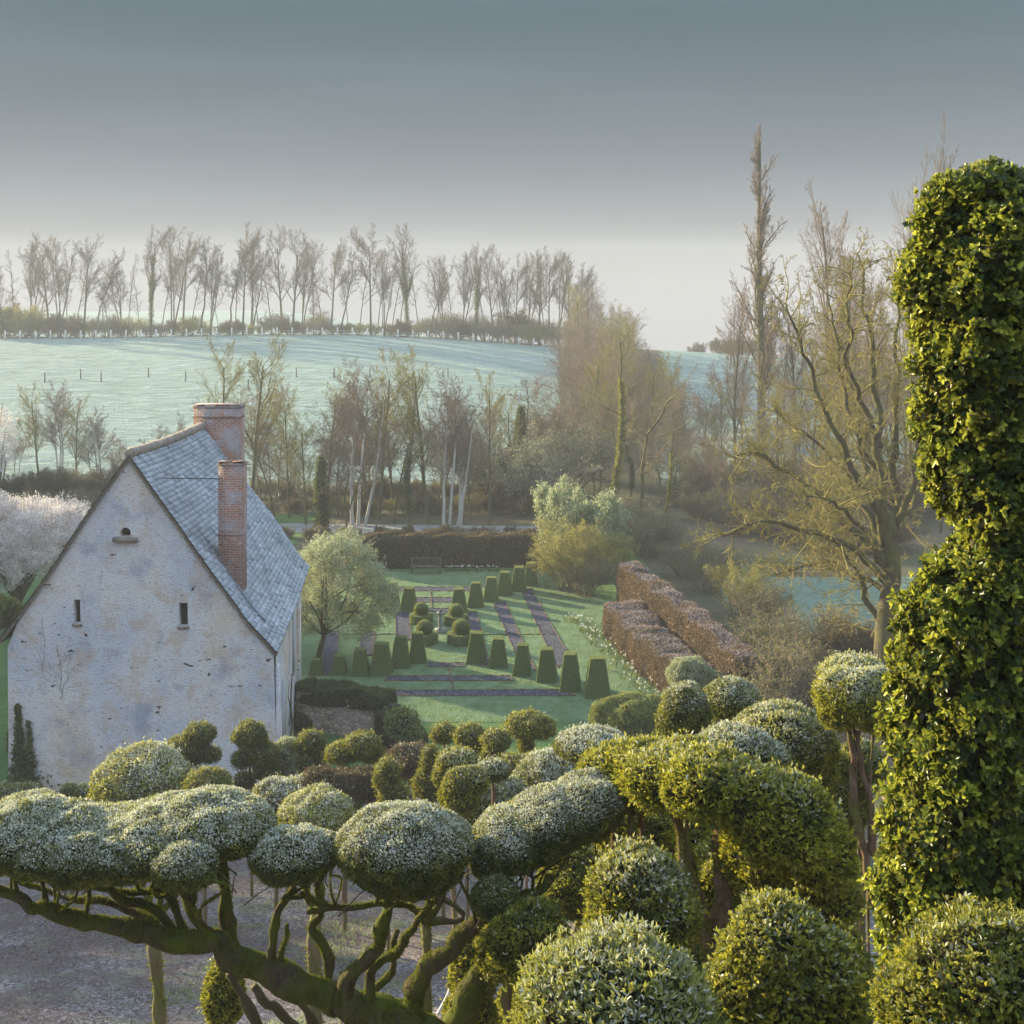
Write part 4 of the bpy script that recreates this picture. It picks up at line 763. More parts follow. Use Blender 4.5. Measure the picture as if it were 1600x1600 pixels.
crown_tree('blossom_tree', 28, 930, 66, [(20, 850, 0, 90, 120, 62), (95, 835, 3, 75, 90, 42), (-60, 840, 0, 90, 120, 70), (60, 815, 4, 90, 100, 32)], .10, M['lf_bloss'], 'broad white blossoming tree spreading behind the left gable slope', 'tree', 41, .35, 2.6, .1, sprig=(700, .9))
crown_tree('blossom_tree', 0, 760, 96, [(-5, 690, 0, 24, 60, 55)], .13, M['lf_bloss'], 'small pinkish blossoming tree cut by the left picture edge', 'tree', 42, .18, 1.2, .5)
# silvery tree beside the house
crown_tree('silvery_leaved_tree', 494, 1015, 60.5, [(545, 925, 0, 64, 70, 68), (500, 905, 1, 44, 60, 58), (580, 945, 0, 34, 50, 40), (530, 870, 0, 52, 55, 36), (480, 960, 0, 28, 40, 32)], .085, M['lf_silver'], 'rounded tree in silvery green leaf between the house and the parterre', 'tree', 43, .16, 1.9, .35, frost=.3, bark='bark_lichen', wild=.2, sprig=(420, .75))

# dark evergreens added out of view on the left to shade the garden and yard
def ev():
    root = empty('added_shade_tree'); mb = MB(); mb.tube([(0, 0, 0), (0, 0, .3), (.02, 0, .9)], [.03, .025, .008], 8); mb.build('trunk', M['bark_hill'], root)
    shell('crown', [((0, 0, .55), (.30, .30, .40)), ((.14, .1, .42), (.22, .22, .26)), ((-.15, -.08, .40), (.24, .22, .25)), ((.02, -.1, .78), (.18, .18, .24))], .022, M['lf_yew'], root, cov=1.6, seed=400, lump=.3, depth=.5, core=.5, flat=.8, gaps=-.5); return root
proto('evergreen', ev)
for k, (x, y, h) in enumerate(((-44, 66, 15), (-52, 80, 17), (-57, 94, 16), (-66, 106, 18), (-74, 121, 17), (-61, 84, 18), (-84, 135, 19), (-50, 71, 14), (-36, 46, 14), (-42, 57, 15), (-34, 38, 12))):
    place('evergreen', (x, y, Tz(x, y) - .2), k * 1.3, (h, h, h), 'tall dark evergreen tree added out of view on the left to shade the garden', 'tree', 'evergreens added out of view for shade')
# ================================================================== GARDEN
def pyramid_mesh():
    """clipped yew block, unit base, flat top"""
    rng = np.random.default_rng(3); n_ = 12; V = []; Fs = []; nv = 0
    for side in range(5):
        g = np.linspace(-1, 1, n_); u, v = np.meshgrid(g, g)
        if side < 4:
            h = (v + 1) / 2; hw = .5 - .22 * h ** 1.05
            p = np.stack([u * hw, -hw, h * 1.45 + 0 * u], -1).reshape(-1, 3); a = side * math.pi / 2; c, s = math.cos(a), math.sin(a); p = p @ np.array([[c, s, 0], [-s, c, 0], [0, 0, 1]])
        else: p = np.stack([u * .28, v * .28, 1.45 + 0 * u], -1).reshape(-1, 3)
        V.append(p); i, j = np.meshgrid(np.arange(n_ - 1), np.arange(n_ - 1)); q_ = (j * n_ + i).ravel(); Fs.append(np.stack([q_, q_ + 1, q_ + n_ + 1, q_ + n_], 1) + nv); nv += len(p)
    V = np.concatenate(V); V = V + (snoise(V, 3, 1, 2) * .012)[:, None] * nrm(V - [0, 0, .6]); Fs = np.concatenate(Fs)
    # leaves
    k = 7000; f = rng.integers(0, len(Fs), k); w = rng.random((k, 2, 1)); a, b_, c, d_ = (V[Fs[f][:, i]] for i in range(4)); pt = (a * (1 - w[:, 0]) + b_ * w[:, 0]) * (1 - w[:, 1]) + (d_ * (1 - w[:, 0]) + c * w[:, 0]) * w[:, 1]
    nn_ = nrm(np.cross(b_ - a, d_ - a)); lv, lf = leaves(pt - nn_ * .02, nn_ * .6 + rng.normal(size=pt.shape) * .7 + [0, 0, .3], nn_, .055 * rng.uniform(.7, 1.2, k), .5)
    topf = (nn_[:, 2] > .9) * .5; C = np.repeat(np.stack([np.clip(.5 + .3 * rng.normal(size=k), 0, 1), topf * rng.random(k) + .15 * rng.random(k), .35 * rng.random(k) + .2 * topf], 1), 4, 0)
    return np.concatenate([V, lv]), [Fs, lf + len(V)], np.concatenate([np.tile([.4, .1, .1], (len(V), 1)), C]), [1] * len(Fs) + [0] * len(lf)
pv, pf, pc, pmi = pyramid_mesh()
pyr0 = mesh_np('topiary_pyramid', pv, pf, [M['lf_yew'], M['core2']], col=pc, mi=pmi)
first = [True]
def pyramid(px, py, w_px, h_px, lab):
    g = G0(px, py - 6); s = w_px / F * g[1] * .92; h = h_px / F * g[1] / 1.45 * .98
    if first[0]: o = pyr0; first[0] = False
    else: o = pyr0.copy(); COL.objects.link(o)
    o.location = g; o.rotation_euler = (R(rnd.uniform(-2, 2)), R(rnd.uniform(-2, 2)), R(rnd.uniform(-7, 2)) + rnd.choice([0, 1, 2, 3]) * math.pi / 2); o.scale = (s * rnd.uniform(.93, 1.05), s * rnd.uniform(.93, 1.05), h); tag(o, lab, 'topiary', 'clipped yew pyramids of the parterre')
near_row = [(118, 692, 62, 64), (212, 690, 72, 78), (303, 692, 84, 108), (388, 690, 92, 130), (468, 660, 84, 126), (540, 640, 78, 124), (785, 640, 86, 124), (876, 658, 88, 118), (975, 692, 82, 126), (1079, 716, 98, 134), (1178, 755, 98, 152), (1288, 780, 112, 160)]
for k, (cx, cy, w, h) in enumerate(near_row): pyramid(450 + cx / 2.6667, 800 + cy / 2.6667, w / 2.6667, h / 2.6667, f'clipped yew pyramid in the near row, {ordn(k + 1)} from the left')
far_row = [(375, 425, 64, 94), (437, 405, 60, 96), (502, 427, 70, 98), (714, 432, 72, 98), (781, 410, 70, 102), (845, 385, 70, 98), (902, 360, 68, 96), (961, 342, 70, 100), (1014, 318, 62, 92)]
for k, (cx, cy, w, h) in enumerate(far_row): pyramid(450 + cx / 2.6667, 800 + cy / 2.6667, w / 2.6667, h / 2.6667, f'clipped yew pyramid in the far row, {ordn(k + 1)} from the left')
# four ring hedges with a ball in each
def ring_ball(cx, cy, lab, seed, s=1.):
    g = G2(cx, cy); root = empty('ball_topiary', g, 0, lab, 'topiary', 'ball topiaries round the sundial'); rng = np.random.default_rng(seed)
    rr = .62 * s; h = .46 * s; k = 4200; kind = rng.random(k); a = rng.random(k) * 6.28; pt = np.zeros((k, 3)); nn_ = np.zeros((k, 3)); s_ = kind < .55
    pt[s_] = np.stack([np.cos(a[s_]) * rr, np.sin(a[s_]) * rr, rng.random(s_.sum()) * h], 1); nn_[s_] = np.stack([np.cos(a[s_]), np.sin(a[s_]), 0 * a[s_]], 1)
    q_ = ~s_; rad = np.sqrt(rng.uniform(.35, 1, q_.sum())) * rr; pt[q_] = np.stack([np.cos(a[q_]) * rad, np.sin(a[q_]) * rad, np.full(q_.sum(), h)], 1); nn_[q_] = [0, 0, 1]
    v, f = leaves(pt - nn_ * .03, nn_ * .6 + rng.normal(size=pt.shape) * .7, nn_ + rng.normal(size=pt.shape) * .2, .06 * rng.uniform(.7, 1.2, k), .5)
    mb = MB(); mb.lathe((0, 0, 0), [(rr * .97, 0), (rr * .97, h * .98), (rr * .6, h * .98), (rr * .5, h * .6)], 32); bv = np.concatenate(mb.V)
    C = np.repeat(np.stack([np.clip(.5 + .3 * rng.normal(size=k), 0, 1), .35 * nn_[:, 2] * rng.random(k) + .1, .3 * rng.random(k)], 1), 4, 0)
    FF = [np.array(mb.F[4]), f + len(bv)]; mesh_np('ring_hedge', np.concatenate([bv, v]), FF, [M['lf_yew'], M['core2']], root, col=np.concatenate([np.tile([.4, 0, 0], (len(bv), 1)), C]), mi=[1] * len(mb.F[4]) + [0] * len(f))
    shell('ball', [((0, 0, h + .24 * s), (.37 * s, .37 * s, .35 * s))], .05, M['lf_yew'], root, cov=2.4, seed=seed, frost=.5, young=.3, lump=.02, depth=.05, flat=1, core=.95, corem='core2')
ring_ball(555, 462, 'ball topiary in a ring hedge, far left of the four by the sundial', 1); ring_ball(701, 468, 'ball topiary in a ring hedge, far right of the four by the sundial', 2)
ring_ball(570, 545, 'ball topiary in a ring hedge, near left of the four by the sundial', 3, 1.05); ring_ball(721, 548, 'ball topiary in a ring hedge, near right of the four by the sundial', 4, 1.12)
sd = empty('sundial', G2(634, 500), 0, 'slim stone sundial between the four ball topiaries', 'sundial')
mb = MB(); mb.box((-.28, -.28, 0), (.28, .28, .14)); mb.lathe((0, 0, .14), [(.18, 0), (.12, .06), (.09, .15), (.12, .35), (.11, .55), (.08, .72), (.14, .80), (.19, .83), (.19, .87)], 16); mb.build('pedestal', M['sundial'], sd)
mb = MB(); mb.add([(-.1, 0, 1.01), (.1, 0, 1.01), (.1, 0, 1.15), (-.1, .012, 1.01), (.1, .012, 1.01), (.1, .012, 1.15)], [(0, 1, 2), (5, 4, 3), (0, 3, 4, 1), (1, 4, 5, 2), (2, 5, 3, 0)]); mb.build('gnomon', M['iron'], sd)
# bench
g = G2(575, 256); bn = empty('garden_bench', g, R(-1), 'weathered wooden bench backed against the dark garden hedge', 'bench'); W2 = .88
mb = MB(); [mb.box((-W2, -.24 + .12 * i, .42), (W2, -.14 + .12 * i, .46)) for i in range(4)]; mb.build('seat', M['oldwood'], bn)
mb = MB(); mb.box((-W2, .24, .86), (W2, .28, .93)); mb.box((-W2, .24, .50), (W2, .28, .55)); [mb.box((-W2 + .15 * i + .05, .245, .55), (-W2 + .15 * i + .09, .275, .86)) for i in range(12)]; mb.build('backrest', M['oldwood'], bn)
for sx in (-1, 1):
    for sy, hh in ((-.24, .62), (.26, .93)): mb = MB(); mb.box((sx * W2 - .035, sy - .035, 0), (sx * W2 + .035, sy + .035, hh)); mb.build('leg', M['oldwood'], bn)
    mb = MB(); mb.box((sx * W2 - .04, -.3, .622), (sx * W2 + .04, .22, .66)); mb.build('armrest', M['oldwood'], bn)

# hedges built as leaf-covered blocks along a path
def hedge(name, pts, halfw, h, L, mt, lab, cat='hedge', cov=2., seed=0, frost=.0, young=.1, rough=.1, top_slope=0., z0=None, corem='core', parent=None, origin=None, step=.35, frost_lo=.4):
    rng = np.random.default_rng(seed); p = catmull([(a, b_, 0) for a, b_ in pts], 6); d = np.concatenate([[0], np.cumsum(np.linalg.norm(np.diff(p, axis=0), axis=1))]); s = np.linspace(0, d[-1], max(3, int(d[-1] / step))); p = np.stack([np.interp(s, d, p[:, i]) for i in range(3)], 1)
    tn = nrm(np.gradient(p, axis=0)); sn = np.stack([tn[:, 1], -tn[:, 0], 0 * s], 1); prof = []
    hw = np.broadcast_to(halfw, len(s)) if np.isscalar(halfw) else np.interp(s / s[-1], np.linspace(0, 1, len(halfw)), halfw); hh = np.broadcast_to(h, len(s)) if np.isscalar(h) else np.interp(s / s[-1], np.linspace(0, 1, len(h)), h)
    base = T(p[:, 0], p[:, 1]) if z0 is None else np.full(len(s), z0)
    uu = [(-1, -.1), (-1, .25), (-1, .5), (-.98, .75), (-.93, .93), (-.8, 1), (-.4, 1), (0, 1.), (.4, 1), (.8, 1), (.93, .93), (.98, .75), (1, .5), (1, .25), (1, -.1)]; m_ = len(uu)
    V = np.zeros((len(s), m_, 3))
    for k, (u, w) in enumerate(uu): V[:, k] = p + sn * (u * hw)[:, None]; V[:, k, 2] = base + w * hh + top_slope * u * (w > .9)
    for e, sh in ((0, .0), (-1, .0)):
        cme = V[e].mean(0); V[e] = V[e] * .8 + cme * .2
    V = V.reshape(-1, 3); dn = snoise(V, 1.1, seed, 3) * rough; V[:, 0] += dn * .8; V[:, 2] += dn * (V[:, 2] > base.min() + .3); V[:, 1] += snoise(V, 1.3, seed + 1, 3) * rough * .8
    i, j = np.meshgrid(np.arange(m_ - 1), np.arange(len(s) - 1)); q_ = (j * m_ + i).ravel(); Fq = np.stack([q_, q_ + 1, q_ + m_ + 1, q_ + m_], 1)
    for e in (0, (len(s) - 1) * m_):
        Fq = np.concatenate([Fq, [[e + a, e + a + 1, e + m_ - 2 - a, e + m_ - 1 - a] for a in range(m_ // 2 - 1)]]) if e else np.concatenate([Fq, [[e + m_ - 1 - a, e + m_ - 2 - a, e + a + 1, e + a] for a in range(m_ // 2 - 1)]])
    a, b_, c, d_ = (V[Fq[:, i_]] for i_ in range(4)); ar = np.linalg.norm(np.cross(c - a, d_ - b_), axis=1) / 2; nf = nrm(np.cross(c - a, d_ - b_))
    ctr = np.stack([np.interp(0, [0], [0])] * 3) if False else None
    k = int(cov * ar.sum() / (.5 * L * L * .5)); f = rng.choice(len(Fq), k, p=ar / ar.sum()); w = rng.random((k, 2, 1)); pt = (a[f] * (1 - w[:, 0]) + b_[f] * w[:, 0]) * (1 - w[:, 1]) + (d_[f] * (1 - w[:, 0]) + c[f] * w[:, 0]) * w[:, 1]; nn_ = nf[f]
    cen = (a + c) / 2; near_i = np.argmin(((cen[:, None, :2] - p[None, ::4, :2]) ** 2).sum(-1), 1); pc = p[::4][near_i].copy(); pc[:, 2] = base[::4][near_i] + hh[::4][near_i] * .5; flip = ((cen - pc) * nf).sum(1) < 0; nf = np.where(flip[:, None], -nf, nf); nn_ = nf[f]
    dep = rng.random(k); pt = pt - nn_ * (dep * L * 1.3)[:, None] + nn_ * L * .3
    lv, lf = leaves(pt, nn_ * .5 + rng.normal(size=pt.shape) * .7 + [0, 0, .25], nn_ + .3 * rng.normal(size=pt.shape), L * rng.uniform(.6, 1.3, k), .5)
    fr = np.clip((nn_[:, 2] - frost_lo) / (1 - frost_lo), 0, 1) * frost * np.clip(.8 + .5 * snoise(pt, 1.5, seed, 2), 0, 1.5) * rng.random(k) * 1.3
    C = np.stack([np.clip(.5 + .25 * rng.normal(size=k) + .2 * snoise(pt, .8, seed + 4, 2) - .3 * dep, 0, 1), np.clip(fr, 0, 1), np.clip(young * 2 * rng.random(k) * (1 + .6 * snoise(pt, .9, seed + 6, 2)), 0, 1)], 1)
    VV = np.concatenate([V, lv]); 
    if origin is not None: VV = VV - origin
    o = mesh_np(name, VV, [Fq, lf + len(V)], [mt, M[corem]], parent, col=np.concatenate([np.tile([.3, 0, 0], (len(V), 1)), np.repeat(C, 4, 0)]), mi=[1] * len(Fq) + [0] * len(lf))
    if parent is None: tag(o, lab, cat)
    return o
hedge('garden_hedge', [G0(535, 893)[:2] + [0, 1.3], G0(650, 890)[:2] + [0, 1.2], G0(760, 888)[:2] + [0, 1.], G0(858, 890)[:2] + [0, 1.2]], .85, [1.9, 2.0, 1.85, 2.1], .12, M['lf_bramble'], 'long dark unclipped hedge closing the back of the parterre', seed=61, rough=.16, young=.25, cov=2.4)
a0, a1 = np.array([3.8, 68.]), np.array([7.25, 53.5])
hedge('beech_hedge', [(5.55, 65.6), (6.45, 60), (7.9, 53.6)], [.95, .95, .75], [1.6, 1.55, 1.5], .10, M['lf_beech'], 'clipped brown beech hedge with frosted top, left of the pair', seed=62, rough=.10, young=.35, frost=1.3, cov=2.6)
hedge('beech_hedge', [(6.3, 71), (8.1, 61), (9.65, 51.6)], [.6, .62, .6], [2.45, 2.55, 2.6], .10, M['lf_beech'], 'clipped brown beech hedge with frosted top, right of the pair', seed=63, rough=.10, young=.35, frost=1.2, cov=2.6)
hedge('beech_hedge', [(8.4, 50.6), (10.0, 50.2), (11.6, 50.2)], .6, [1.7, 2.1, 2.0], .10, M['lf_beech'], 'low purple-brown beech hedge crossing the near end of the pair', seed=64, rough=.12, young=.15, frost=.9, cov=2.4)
# flowers beneath the hedge
def flowers(name, x0, x1, n, lab, seed, seg):
    rng = np.random.default_rng(seed); t_ = rng.random(n)[:, None]; p = np.array(seg[0]) * (1 - t_) + np.array(seg[1]) * t_; p = p + np.stack([rng.normal(size=n) * .35 * x0, rng.normal(size=n) * .35 * x1], 1)
    pt = np.stack([p[:, 0], p[:, 1], T(p[:, 0], p[:, 1])], 1); pt2 = np.repeat(pt, 5, 0) + rng.normal(size=(n * 5, 3)) * [.12, .12, 0]
    v1, f1 = leaves(pt2, rng.normal(size=pt2.shape) * .4 + [0, 0, 1], rng.normal(size=pt2.shape), rng.uniform(.18, .4, len(pt2)), .16)
    hd = pt + [0, 0, .34]; hd = np.repeat(hd, 5, 0) + rng.normal(size=(n * 5, 3)) * .02; v2, f2 = leaves(hd, rng.normal(size=hd.shape), rng.normal(size=hd.shape), .055, .8)
    C = np.concatenate([np.tile([.6, 0, .1], (len(v1), 1)), np.tile([1, 1, 0], (len(v2), 1))]); tag(mesh_np(name, np.concatenate([v1, v2]), [np.concatenate([f1, f2 + len(v1)])], [M['lf_ivy'], M['lf_bloss']], col=C, mi=[0] * len(f1) + [1] * len(f2)), lab, 'flowers', kind='stuff')
flowers('flower_border', 1, 1, 100, 'white spring flowers along the foot of the beech hedge', 71, (a0 + [-.5, 0], a1 + [-.7, 0]))
flowers('flower_border', 1, .3, 40, 'white spring flowers at the foot of the garden hedge', 72, (G0(700, 893)[:2], G0(775, 893)[:2]))
# big bush and low clipped bushes in front of the lawn
def bush(name, lst, d, L, mt, lab, seed, frost=.1, young=.15, cov=2.4, lump=.12, cat='bush', **k):
    ells = [(P(a, b_, d), (rx / F * d, rx / F * d * .9, rz_ / F * d)) for a, b_, rx, rz_ in lst]; c = ells[0][0]; g = np.array([c[0], c[1], Tz(c[0], c[1])]); root = empty(name, g, 0, lab, cat)
    mb = MB(); 
    for q in range(5): e = (ells[q % len(ells)][0] - g) * .8 + np.array([.2 * math.cos(q * 1.3), .2 * math.sin(q * 1.3), 0]); mb.tube([(.06 * math.cos(q), .06 * math.sin(q), -.2), e * .5 + [0.05, 0, 0], e], [.05, .04, .02], 6)
    mb.build('stems', M['topbark'], root); shell('foliage', ells, L, mt, root, cov=cov, seed=seed, frost=frost, young=young, lump=lump, origin=g, **k); return root
bush('dark_bush', [(985, 1124, 54, 36), (950, 1122, 28, 30), (1018, 1118, 30, 32)], 47.5, .075, M['lf_yew'], 'broad loose dark green bush at the lawn corner right of the small standard trees', 81, young=.3)
bush('wispy_bush', [(1080, 1058, 34, 30), (1110, 1070, 26, 22)], 53, .08, M['lf_silver'], 'small pale green bush at the near end of the beech hedges', 82, young=.3)
# the wall by the house with its ivy
sw = empty('stone_wall', (-7, 52, -.4), 0, 'rubble stone garden wall topped with ivy, right of the house', 'wall'); o0 = np.array([-7, 52, -.4])
w0, w1 = np.array([-8.6, 51.4]), np.array([-4.9, 50.4]); mb = MB(); dv = (w1 - w0); ln = np.hypot(*dv); dv /= ln; pv_ = np.array([-dv[1], dv[0]])
V = []; nS = 12
for i in range(nS + 1):
    t_ = i / nS; c = w0 + dv * ln * t_ - o0[:2]; top = 1.85 - .5 * t_ ** 2
    for s_ in (-.2, .25): V += [(*(c + pv_ * s_), -.3), (*(c + pv_ * s_), top)]
Fs = []
for i in range(nS): b_ = i * 4; Fs += [(b_, b_ + 4, b_ + 5, b_ + 1), (b_ + 2, b_ + 3, b_ + 7, b_ + 6), (b_ + 1, b_ + 5, b_ + 7, b_ + 3)]
Fs += [(0, 1, 3, 2), (nS * 4, nS * 4 + 2, nS * 4 + 3, nS * 4 + 1)]; mb.add(V, Fs); mb.build('masonry', M['stone'], sw)
hedge('ivy', [w0 + [-.1, .35], (w0 + w1) / 2 + [0, .32], w1 + [.1, .3]], .5, [.55, .6, .5], .10, M['lf_ivy'], '', seed=83, rough=.14, z0=1.05, parent=sw, origin=o0, cov=2.6)
hedge('ivy', [w0 + [0, -.15], w0 + [.7, -.3]], .32, [1.4, .9], .10, M['lf_ivy'], '', seed=84, rough=.2, z0=-.4, parent=sw, origin=o0, cov=2.2)
hedge('sloping_hedge', [(-5.1, 50.6), (-4.3, 49.6), (-3.55, 48.2)], .55, [1.55, 1.3, .6], .09, M['lf_bramble'], 'dark purplish hedge sloping down from the stone wall end', seed=85, rough=.1, z0=-.4, young=.1, frost=.2)
bush('fern_shrub', [(627, 1132, 24, 24), (640, 1150, 18, 20)], 45.5, .17, M['lf_yew'], 'glossy deep green fern-like shrub against the dark sloping hedge', 86, cov=1.7, young=.1)
# left of the house
hedge('clipped_hedge', [(-19.5, 50), (-16.9, 49.8)], .6, .9, .08, M['lf_box'], 'low clipped dark hedge at the left picture edge beside the house', seed=87, rough=.04)
hedge('clipped_hedge', [(-20.5, 60.5), (-18.2, 60.2)], .8, 1.1, .08, M['lf_box'], 'dark clipped hedge on the grass below the blossoming tree', seed=88, rough=.06)
bush('round_bush', [(-10, 960, 40, 30)], 56, .09, M['lf_box'], 'dark round bush on the lawn left of the house eave', 89)

# ================================================================== HOUSE
HL = np.array([-17.35, 43.7]); HR = np.array([-7.98, 43.0])     # gable foot line
gd = nrm((HR - HL)[None])[0]; gn = np.array([gd[1], -gd[0]])       # gn points to the viewer
HO = np.array([HR[0], HR[1], -.6])
def GP(px, py, off=0.):
    """a point of the gable plane (off metres in front of it)"""
    dr_ = np.array([(px - 800) / F, 1.]); A = HL + gn * off; t_ = ((A - 0) @ gn) / (dr_ @ gn); return np.array([dr_[0] * t_, t_, CAMZ - (py - HY) / F * t_])
house = empty('old_house', HO, 0, 'old lime-plastered stone house with steep frosted slate roof and two brick chimneys', 'house')
out = [(14, 1290), (12, 1012), (26, 975), (83, 892), (140, 806), (201, 718), (238, 770), (280, 828), (306, 867), (332, 903), (363, 946), (385, 977), (428, 1024), (434, 1290)]
holes = [[(188, 838), (188, 830), (191, 826), (196, 824), (201, 826), (204, 830), (204, 838)], [(116, 974), (116, 937), (125, 937), (126, 974)], [(280, 978), (280, 942), (293, 942), (293.5, 978)]]
mb = MB()
polys = [[Vector(GP(*p_) - HO) for p_ in out]] + [[Vector(GP(*p_) - HO) for p_ in h_] for h_ in holes]
flat_ = [p_ for pl in polys for p_ in pl]; u2 = Vector((gd[0], gd[1], 0))
tri = tessellate_polygon([[Vector((p_.dot(u2), p_.z, 0)) for p_ in pl] for pl in polys])
mb.add([p_[:] for p_ in flat_], [tuple(t_) for t_ in tri])
for h_ in holes:
    a = [GP(*p_) - HO for p_ in h_]; bk_ = [p_ - np.array([*gn, 0]) * .9 for p_ in a]; n_ = len(a); mb.add(a + bk_, [(i, (i + 1) % n_, n_ + (i + 1) % n_, n_ + i) for i in range(n_)])
    mb.add(bk_, [tuple(range(n_))], 1)  # near-black back face paints the unlit depth of each opening
# side wall, far gable, left wall
FR = np.array([-9.02, 54.4]); FL = np.array([-18.2, 55.2])
def wallq(p, q_, z1a, z1b): mb.add([(*(p - HO[:2]), -.2), (*(q_ - HO[:2]), -.2), (*(q_ - HO[:2]), z1b - HO[2]), (*(p - HO[:2]), z1a - HO[2])], [(0, 1, 2, 3)])
hrp = GP(428, 1024); hlp = GP(13, 1012)
HRw = GP(431, 1020)[:2]
wallq(HRw, FR, 5.3, 5.9); wallq(FL, hlp[:2], 5.7, 5.3)
mb.add([(*(FR - HO[:2]), -.2), (*(FL - HO[:2]), -.2), (*(FL - HO[:2]), 6.2), (-13.4 - HO[0], 54.5 - HO[1], 12.1), (*(FR - HO[:2]), 6.4)], [(0, 1, 2, 3, 4)])
mb.build('wall', [M['plaster'], M['dark']], house)
# window stones
def slit(hole, lab):
    f = MB(); a = [GP(*p_, off=.012) - HO for p_ in hole]; x0, x1 = min(p_[0] for p_ in a), max(p_[0] for p_ in a); z0_, z1_ = min(p_[2] for p_ in a), max(p_[2] for p_ in a); y = np.mean([p_[1] for p_ in a])
    return x0, x1, z0_, z1_, y
for h_ in holes[1:]:
    x0, x1, z0_, z1_, y = slit(h_, '')
    f = MB(); f.box((x0 + .01, y + .22, z0_ + .02), (x1 - .01, y + .26, z1_ - .02)); w_ = f.build('window', M['dark'], house)  # near-black panel stands in for the darkness inside the slit
    f = MB(); f.box((x0 - .05, y - .05, z0_ - .09), (x1 + .05, y + .12, z0_ - .005)); f.build('sill', M['stone'], w_)
x0, x1, z0_, z1_, y = slit(holes[0], ''); f = MB(); f.box((x0 + .02, y + .25, z0_ + .01), (x1 - .02, y + .29, z1_ - .06)); w_ = f.build('window', M['dark'], house)  # niche panel likewise coloured near-black for the dark within
f = MB(); f.box((x0 - .22, y - .16, z0_ - .17), (x1 + .24, y + .1, z0_ - .015), col=(.5, 0, 0)); f.build('ledge', M['ridge'], w_)
# roof: right slope as courses of slates
nearP = [(201, 711), (238, 764), (280, 822), (306, 860), (332, 896), (363, 938), (385, 969), (400, 985), (432, 1020)]
farP = [(317, 666), (354, 718), (385, 755), (426, 806), (461, 859), (476, 878), (483, 886)]
def arc(pp):
    pp = np.array(pp); s = np.concatenate([[0], np.cumsum(np.linalg.norm(np.diff(pp, axis=0), axis=1))]); return lambda t_: np.stack([np.interp(t_ * s[-1], s, pp[:, i]) for i in range(3)], -1)
nP = arc([GP(*p_, off=.16) for p_ in nearP]); fP = arc([P(a, b_, 54.6) for a, b_ in farP])
def slopeR(s, t_):  # s along the ridge, t down the slope
    a = nP(t_); b_ = fP(t_); p = a * (1 - s)[..., None] + b_ * s[..., None]; sag = np.sin(np.pi * s) * (.10 + .12 * np.sin(t_ * 3)) ; p[..., 2] -= sag * .8; return p
nearL = [(201, 711), (140, 797), (83, 884), (40, 945), (20, 972), (-4, 1003)]
nL = arc([GP(*p_, off=.16) for p_ in nearL]); rl = fP(np.array([0.]))[0]
fL = arc([rl, rl + [-2.6, .3, -3.5], rl + [-4.9, .4, -6.6], rl + [-5.9, .5, -7.6]])
def slopeL(s, t_):
    return nL(t_) * (1 - s)[..., None] + fL(t_) * s[..., None]
